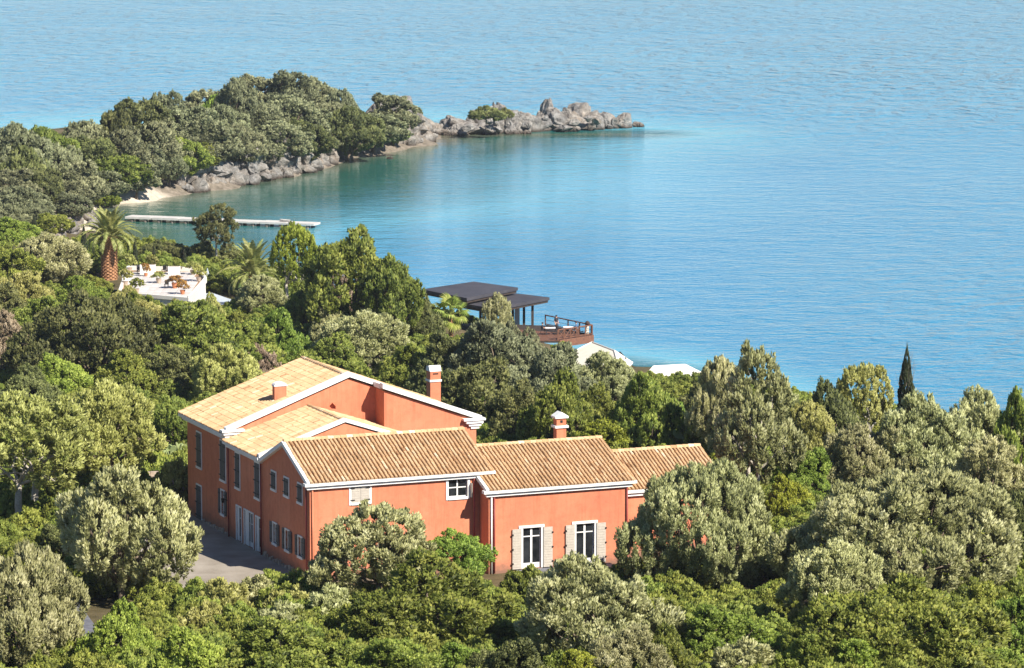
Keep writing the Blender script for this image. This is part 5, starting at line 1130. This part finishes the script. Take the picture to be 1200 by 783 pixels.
# inner walls and planters
for (a, b, hgt, mat, label) in (((164, 322), (182, 322), 1.1, 'white_wall', 'white cube planter at the back of the roof terrace'), ((197, 322), (211, 322), .9, 'white_wall', 'white cube planter with greenery at the back wall of the roof terrace'), ((143, 330), (153, 330), .7, 'cloth_white', 'low white planter at the outer side of the roof terrace')):
    p, q = tp(*a), tp(*b); wd = q[0] - p[0]; r_ = empty('planter', p); bx_ = MB().box(0, wd, 0, .7, 0, hgt).build('box', mat, r_); MB().box(.08, wd - .08, .08, .62, hgt + .001, hgt + .02).build('soil', 'stone_dark', r_); tagit(r_, label, 'planter')
def potplant(px, py, s, leaf, label):
    x, y, z = tp(px, py); r_ = empty('potted_plant', (x, y, z)); MB().tube([(0, 0, 0), (0, 0, .45 * s), (0, 0, .5 * s)], [.22 * s, .32 * s, .34 * s], 12).build('pot', 'terracotta' if leaf == 'rust_leaf' else 'rubble', r_)
    cm, tm, W0_, H0_ = PROTO['potted']; o = link('foliage', cm, r_, (0, 0, .36 * s), (0, 0, px), sc=(1.9 * s / W0_, 1.4 * s / W0_, (1.2 + .5 * math.sin(px)) * s / H0_)); o.material_slots[0].link = 'OBJECT'; o.material_slots[0].material = MATS[leaf]; tagit(r_, label, 'plant')
potplant(205, 338, 1.15, 'rust_leaf', 'terracotta pot with rust-orange foliage on the roof terrace'); potplant(171, 324, .7, 'rust_leaf', 'small terracotta pot with red foliage on the roof terrace')
for px_, py_, l_ in ((152, 319, 'potted green shrub in the far corner beside the thick palm'), (178, 319, 'potted green shrub between the white cube planters'), (226, 322, 'potted green shrub by the right hand parapet'), (233, 330, 'potted green shrub near the awning side of the roof terrace'), (186, 332, 'potted green shrub in the middle of the roof terrace'), (147, 335, 'potted green shrub beside the low white planter')): potplant(px_, py_, 1.0, 'olive_yellow', l_)
potplant(208, 318, .8, 'green', 'potted green shrub along the back parapet'); potplant(160, 344, 1.0, 'green', 'potted green shrub at the front of the roof terrace'); potplant(214, 345, .9, 'rust_leaf', 'low pot with orange-red foliage near the front parapet')
dchair(*tp(163, 321), R(20), 'dark armchair in the back corner of the roof terrace', None, 'cloth_dark', 'armchair'); dchair(*tp(192, 321), R(-20), 'black chair between the white planters', None, 'iron', 'garden_chair'); dchair(*tp(195, 338), R(200), 'grey iron chair beside the rust-orange potted plant', None, 'iron', 'garden_chair')
def lounger(x, y, z, rz, mat, label, grp):
    r_ = empty('sun_lounger', (x, y, z), rz); MB().box(-.32, .32, -.9, .35, .28, .38).build('mattress', mat, r_); MB().hexa([(-.32, .352, .28), (.32, .352, .28), (.32, .95, .72), (-.32, .95, .72), (-.32, .352, .38), (.32, .352, .38), (.32, .9, .82), (-.32, .9, .82)]).build('backrest', mat, r_)
    for a in (-.27, .27):
        for b in (-.8, .3): MB().box(a - .03, a + .03, b - .03, b + .03, 0, .28).build('leg', 'dark_wood', r_)
    tagit(r_, label, 'lounger', grp)
for px, py in ((281, 375), (290, 376)):
    p = stand(px, py, 1.0); lounger(p[0], p[1], p[2], R(30), 'cloth_white', 'white sun lounger under the grey olive by the drooping palm', 'white loungers in the garden')
# closed blue parasols by the hedge
for px, py in ((229, 312), (243, 314)):
    x, y, z = stand(px, py, 2.6); r_ = empty('closed_parasol', (x, y, z)); MB().tube([(0, 0, 0), (0, 0, 2.4)], .03, 6).build('pole', 'dark_wood', r_); MB().tube([(0, 0, 1.0), (0, 0, 1.15), (0, 0, 1.9), (0, 0, 2.55)], [.28, .34, .2, .03], 10).build('canopy', 'canvas_blue', r_); tagit(r_, 'folded pale blue parasol in front of the hedge', 'parasol', 'folded parasols by the hedge')
# grey awning
AW = [Vector(at_z(px, py, z)) for px, py, z in ((233, 345, 5.8), (248, 343, 6.1), (277, 353, 5.5), (264, 359, 5.2))]; ao = sum(AW, Vector()) / 4; ao.z = TZ(ao.x, ao.y); aw = empty('awning', tuple(ao)); MB().extr([p - ao for p in AW], (0, 0, -.08)).build('canopy', 'canvas_blue', aw)
for p in AW: q = p - ao; q = q.lerp(Vector((0, 0, q.z)), .06); MB().tube([(q.x, q.y, -.5), (q.x, q.y, q.z - .05)], .05, 6).build('post', 'dark_wood', aw)
tagit(aw, 'grey-blue sloping canvas awning beside the white terrace house', 'awning')
# lawn strip and low brick-pink wall
lx = [at_z(px, py, 4.9) for px, py in ((244, 330), (285, 345), (290, 333), (252, 322))]
m = MB(); m.extr([(p[0], p[1], 4.2) for p in lx], (0, 0, .72)); tagit(m.build('lawn', 'lawn'), kind='structure')
p, q = Vector(at_z(243, 334, 4.9)), Vector(at_z(258, 334, 4.9)); gw = MB(); slab_along(gw, p + Vector((0, 0, -.4)), q + Vector((0, 0, -.4)), .35, 1.3); tagit(gw.build('garden_wall', 'rubble'), 'low pink stone wall beside the small lawn', 'wall')
# stone hut under the headland trees
x, y, z = stand(38, 205, 4.2); hut = empty('stone_hut', (x, y, z)); MB().box(-2.4, 2.4, -1.6, 1.6, -1, 3.9).build('wall', 'stone_dark', hut); MB().box(-2.7, 2.7, -1.9, 1.9, 3.905, 4.15).build('roof', 'rubble', hut); MB().box(-1.8, -1.0, -1.63, -1.55, .2, 2.2).build('door', 'dark_wood', hut); tagit(hut, 'dark flat roofed stone hut under the trees behind the beach', 'hut')
# ruined stone wall by the villa
x, y, z = stand(186, 546, 2.0); rw = empty('ruined_wall', (x, y, z), R(12)); g = random.Random(3)
for r_ in range(7):
    xx = -2.1 + g.uniform(0, .3)
    while xx < 2.1 - .25 * r_ * .5:
        w = g.uniform(.35, .7)
        if not (r_ > 4 and g.random() < .35):
            hh = .29; j = lambda: g.uniform(-.04, .04); x0, x1 = xx + .02, xx + w - .02; b0, b1 = -.4 + r_ * hh + .012, -.4 + (r_ + 1) * hh - .012
            MB().hexa([(x0 + j(), -.28 + j(), b0), (x1 + j(), -.28 + j(), b0), (x1, .25, b0), (x0, .25, b0), (x0 + j(), -.26 + j(), b1), (x1 + j(), -.26 + j(), b1), (x1, .25, b1), (x0, .25, b1)]).build('stone', 'rubble', rw)
        xx += w
tagit(rw, 'ruined pinkish stone wall left of the villa', 'wall')
# tile stack beside the shaded track
x, y, z = stand(76, 742, .8); ts = empty('tile_stack', (x, y, z), R(15)); 
tmesh = MB()
for w in range(4): a0, a1 = R(w * 45), R(w * 45 + 45); tmesh.poly([(-.22, math.cos(a0) * .09, math.sin(a0) * .09), (.22, math.cos(a0) * .08, math.sin(a0) * .08), (.22, math.cos(a1) * .08, math.sin(a1) * .08), (-.22, math.cos(a1) * .09, math.sin(a1) * .09)])
tmesh = tmesh.mesh('tile', 'terracotta')
for r_ in range(5):
    for i in range(14):
        for s in (-.5, 0, .5):
            if g.random() < .88: link('tile', tmesh, ts, (s + g.uniform(-.02, .02), -1.3 + i * .19, .1 + r_ * .14), (g.uniform(-.1, .1), 0, g.uniform(-.1, .1)))
tagit(ts, 'stack of spare red roof tiles beside the shaded track', 'tiles')
tk = MB(); tp_ = [at_z(px, py, TZ(*at_z(px, py, 17.2)[:2]) + .12) for px, py in ((50, 772), (100, 772), (112, 735), (90, 705), (70, 708), (66, 740))]; tk.extr([(p[0], p[1], p[2]) for p in tp_], (0, 0, .06)); tagit(tk.build('track', 'slate'), kind='structure')

# ------------------------------------------------------------------ undergrowth that covers the ground between the trees
BARE = stand(28, 462, 8.6); GAPS = [stand(*g_) for g_ in ((905, 655, .5), (592, 722, .5), (112, 700, .5), (870, 690, .5))]; PALM = stand(127, 243, 8.8); ug = np.random.default_rng(77); pts = []
for i in range(9000):
    y = ug.uniform(150, 480); x = ug.uniform(-.155, .155) * y + ug.uniform(-6, 6)
    z = TZ(x, y)
    if z < 1.6: continue
    u = (x - VO[0]) * VU[0] + (y - VO[1]) * VU[1]; v = (x - VO[0]) * VV[0] + (y - VO[1]) * VV[1]
    if -9.3 < u < 29 and -7.0 < v < 27: continue
    if np.hypot(x - 22, (y - 384) * .7) < 25: continue
    if rectdist(x, y, TO.x - 6.5, TO.x + 11, TO.y - 12, TO.y + 14) < 1: continue
    if rectdist(x, y, DO.x - 24, DO.x + 3, DO.y - 9, DO.y + 14) < 1: continue
    if y > 480 and x > -64 and y < 600 and z < 3: continue
    if min(np.hypot(x - p[0], y - p[1]) for p in PATH) < 5: continue
    if rectdist(x, y, tp_[0][0] - 1, tp_[1][0] + 1.5, tp_[0][1] - 2, tp_[3][1] + 2) < .5: continue
    if rectdist(x, y, PALM[0] - 3, PALM[0] + 5, PALM[1] - 45, PALM[1] + 4) < .5 and y > 300: continue
    if any(math.hypot(x - g_[0], y - g_[1]) < 2.2 for g_ in GAPS): continue
    pts.append((x, y, z - .15))
me = bpy.data.meshes.new('undergrowth'); me.from_pydata(pts, [], [])
uo = bpy.data.objects.new('undergrowth', me); COL.objects.link(uo); tagit(uo, 'low dense scrub covering the ground between the trees', 'undergrowth', kind='stuff')
src = [o for o in bpy.data.objects if o.name.startswith('crown') and o.data == PROTO['shrubA'][0]][0]
ng = bpy.data.node_groups.new('undergrowth', 'GeometryNodeTree'); ng.interface.new_socket('Geometry', in_out='INPUT', socket_type='NodeSocketGeometry'); ng.interface.new_socket('Geometry', in_out='OUTPUT', socket_type='NodeSocketGeometry')
gi = ng.nodes.new('NodeGroupInput'); go = ng.nodes.new('NodeGroupOutput'); mp_ = ng.nodes.new('GeometryNodeMeshToPoints'); ip = ng.nodes.new('GeometryNodeInstanceOnPoints'); oi = ng.nodes.new('GeometryNodeObjectInfo'); oi.inputs['Object'].default_value = src
rs = ng.nodes.new('FunctionNodeRandomValue'); rs.data_type = 'FLOAT'; rs.inputs[2].default_value = .45; rs.inputs[3].default_value = .95
rt = ng.nodes.new('FunctionNodeRandomValue'); rt.data_type = 'FLOAT_VECTOR'; rt.inputs[0].default_value = (0, 0, 0); rt.inputs[1].default_value = (.15, .15, 6.28)
sm = ng.nodes.new('GeometryNodeSetMaterial'); sm.inputs['Material'].default_value = MATS['green']
ng.links.new(gi.outputs[0], mp_.inputs[0]); ng.links.new(mp_.outputs[0], ip.inputs['Points']); ng.links.new(oi.outputs['Geometry'], ip.inputs['Instance']); ng.links.new(rs.outputs[1], ip.inputs['Scale']); ng.links.new(rt.outputs[0], ip.inputs['Rotation']); ng.links.new(ip.outputs[0], sm.inputs['Geometry']); ng.links.new(sm.outputs[0], go.inputs[0])
md = uo.modifiers.new('scatter', 'NODES'); md.node_group = ng

# ------------------------------------------------------------------ thin sea haze
hm = bpy.data.materials.new('haze'); hm.use_nodes = True; hn, hl = nodes_of(hm); hn.remove(hn['Principled BSDF'])
pv = hn.new('ShaderNodeVolumePrincipled'); pv.inputs['Color'].default_value = (.86, .92, 1.0, 1); pv.inputs['Density'].default_value = .00007; pv.inputs['Anisotropy'].default_value = .2
hl.new(pv.outputs[0], hn['Material Output'].inputs['Volume']); MATS['haze'] = hm
hz = MB().box(-15000, 15000, -3000, 25000, -6, 66).build('haze', 'haze'); hz['kind'] = 'stuff'; hz['label'] = 'thin pale sea haze over the whole bay'; hz['category'] = 'haze'
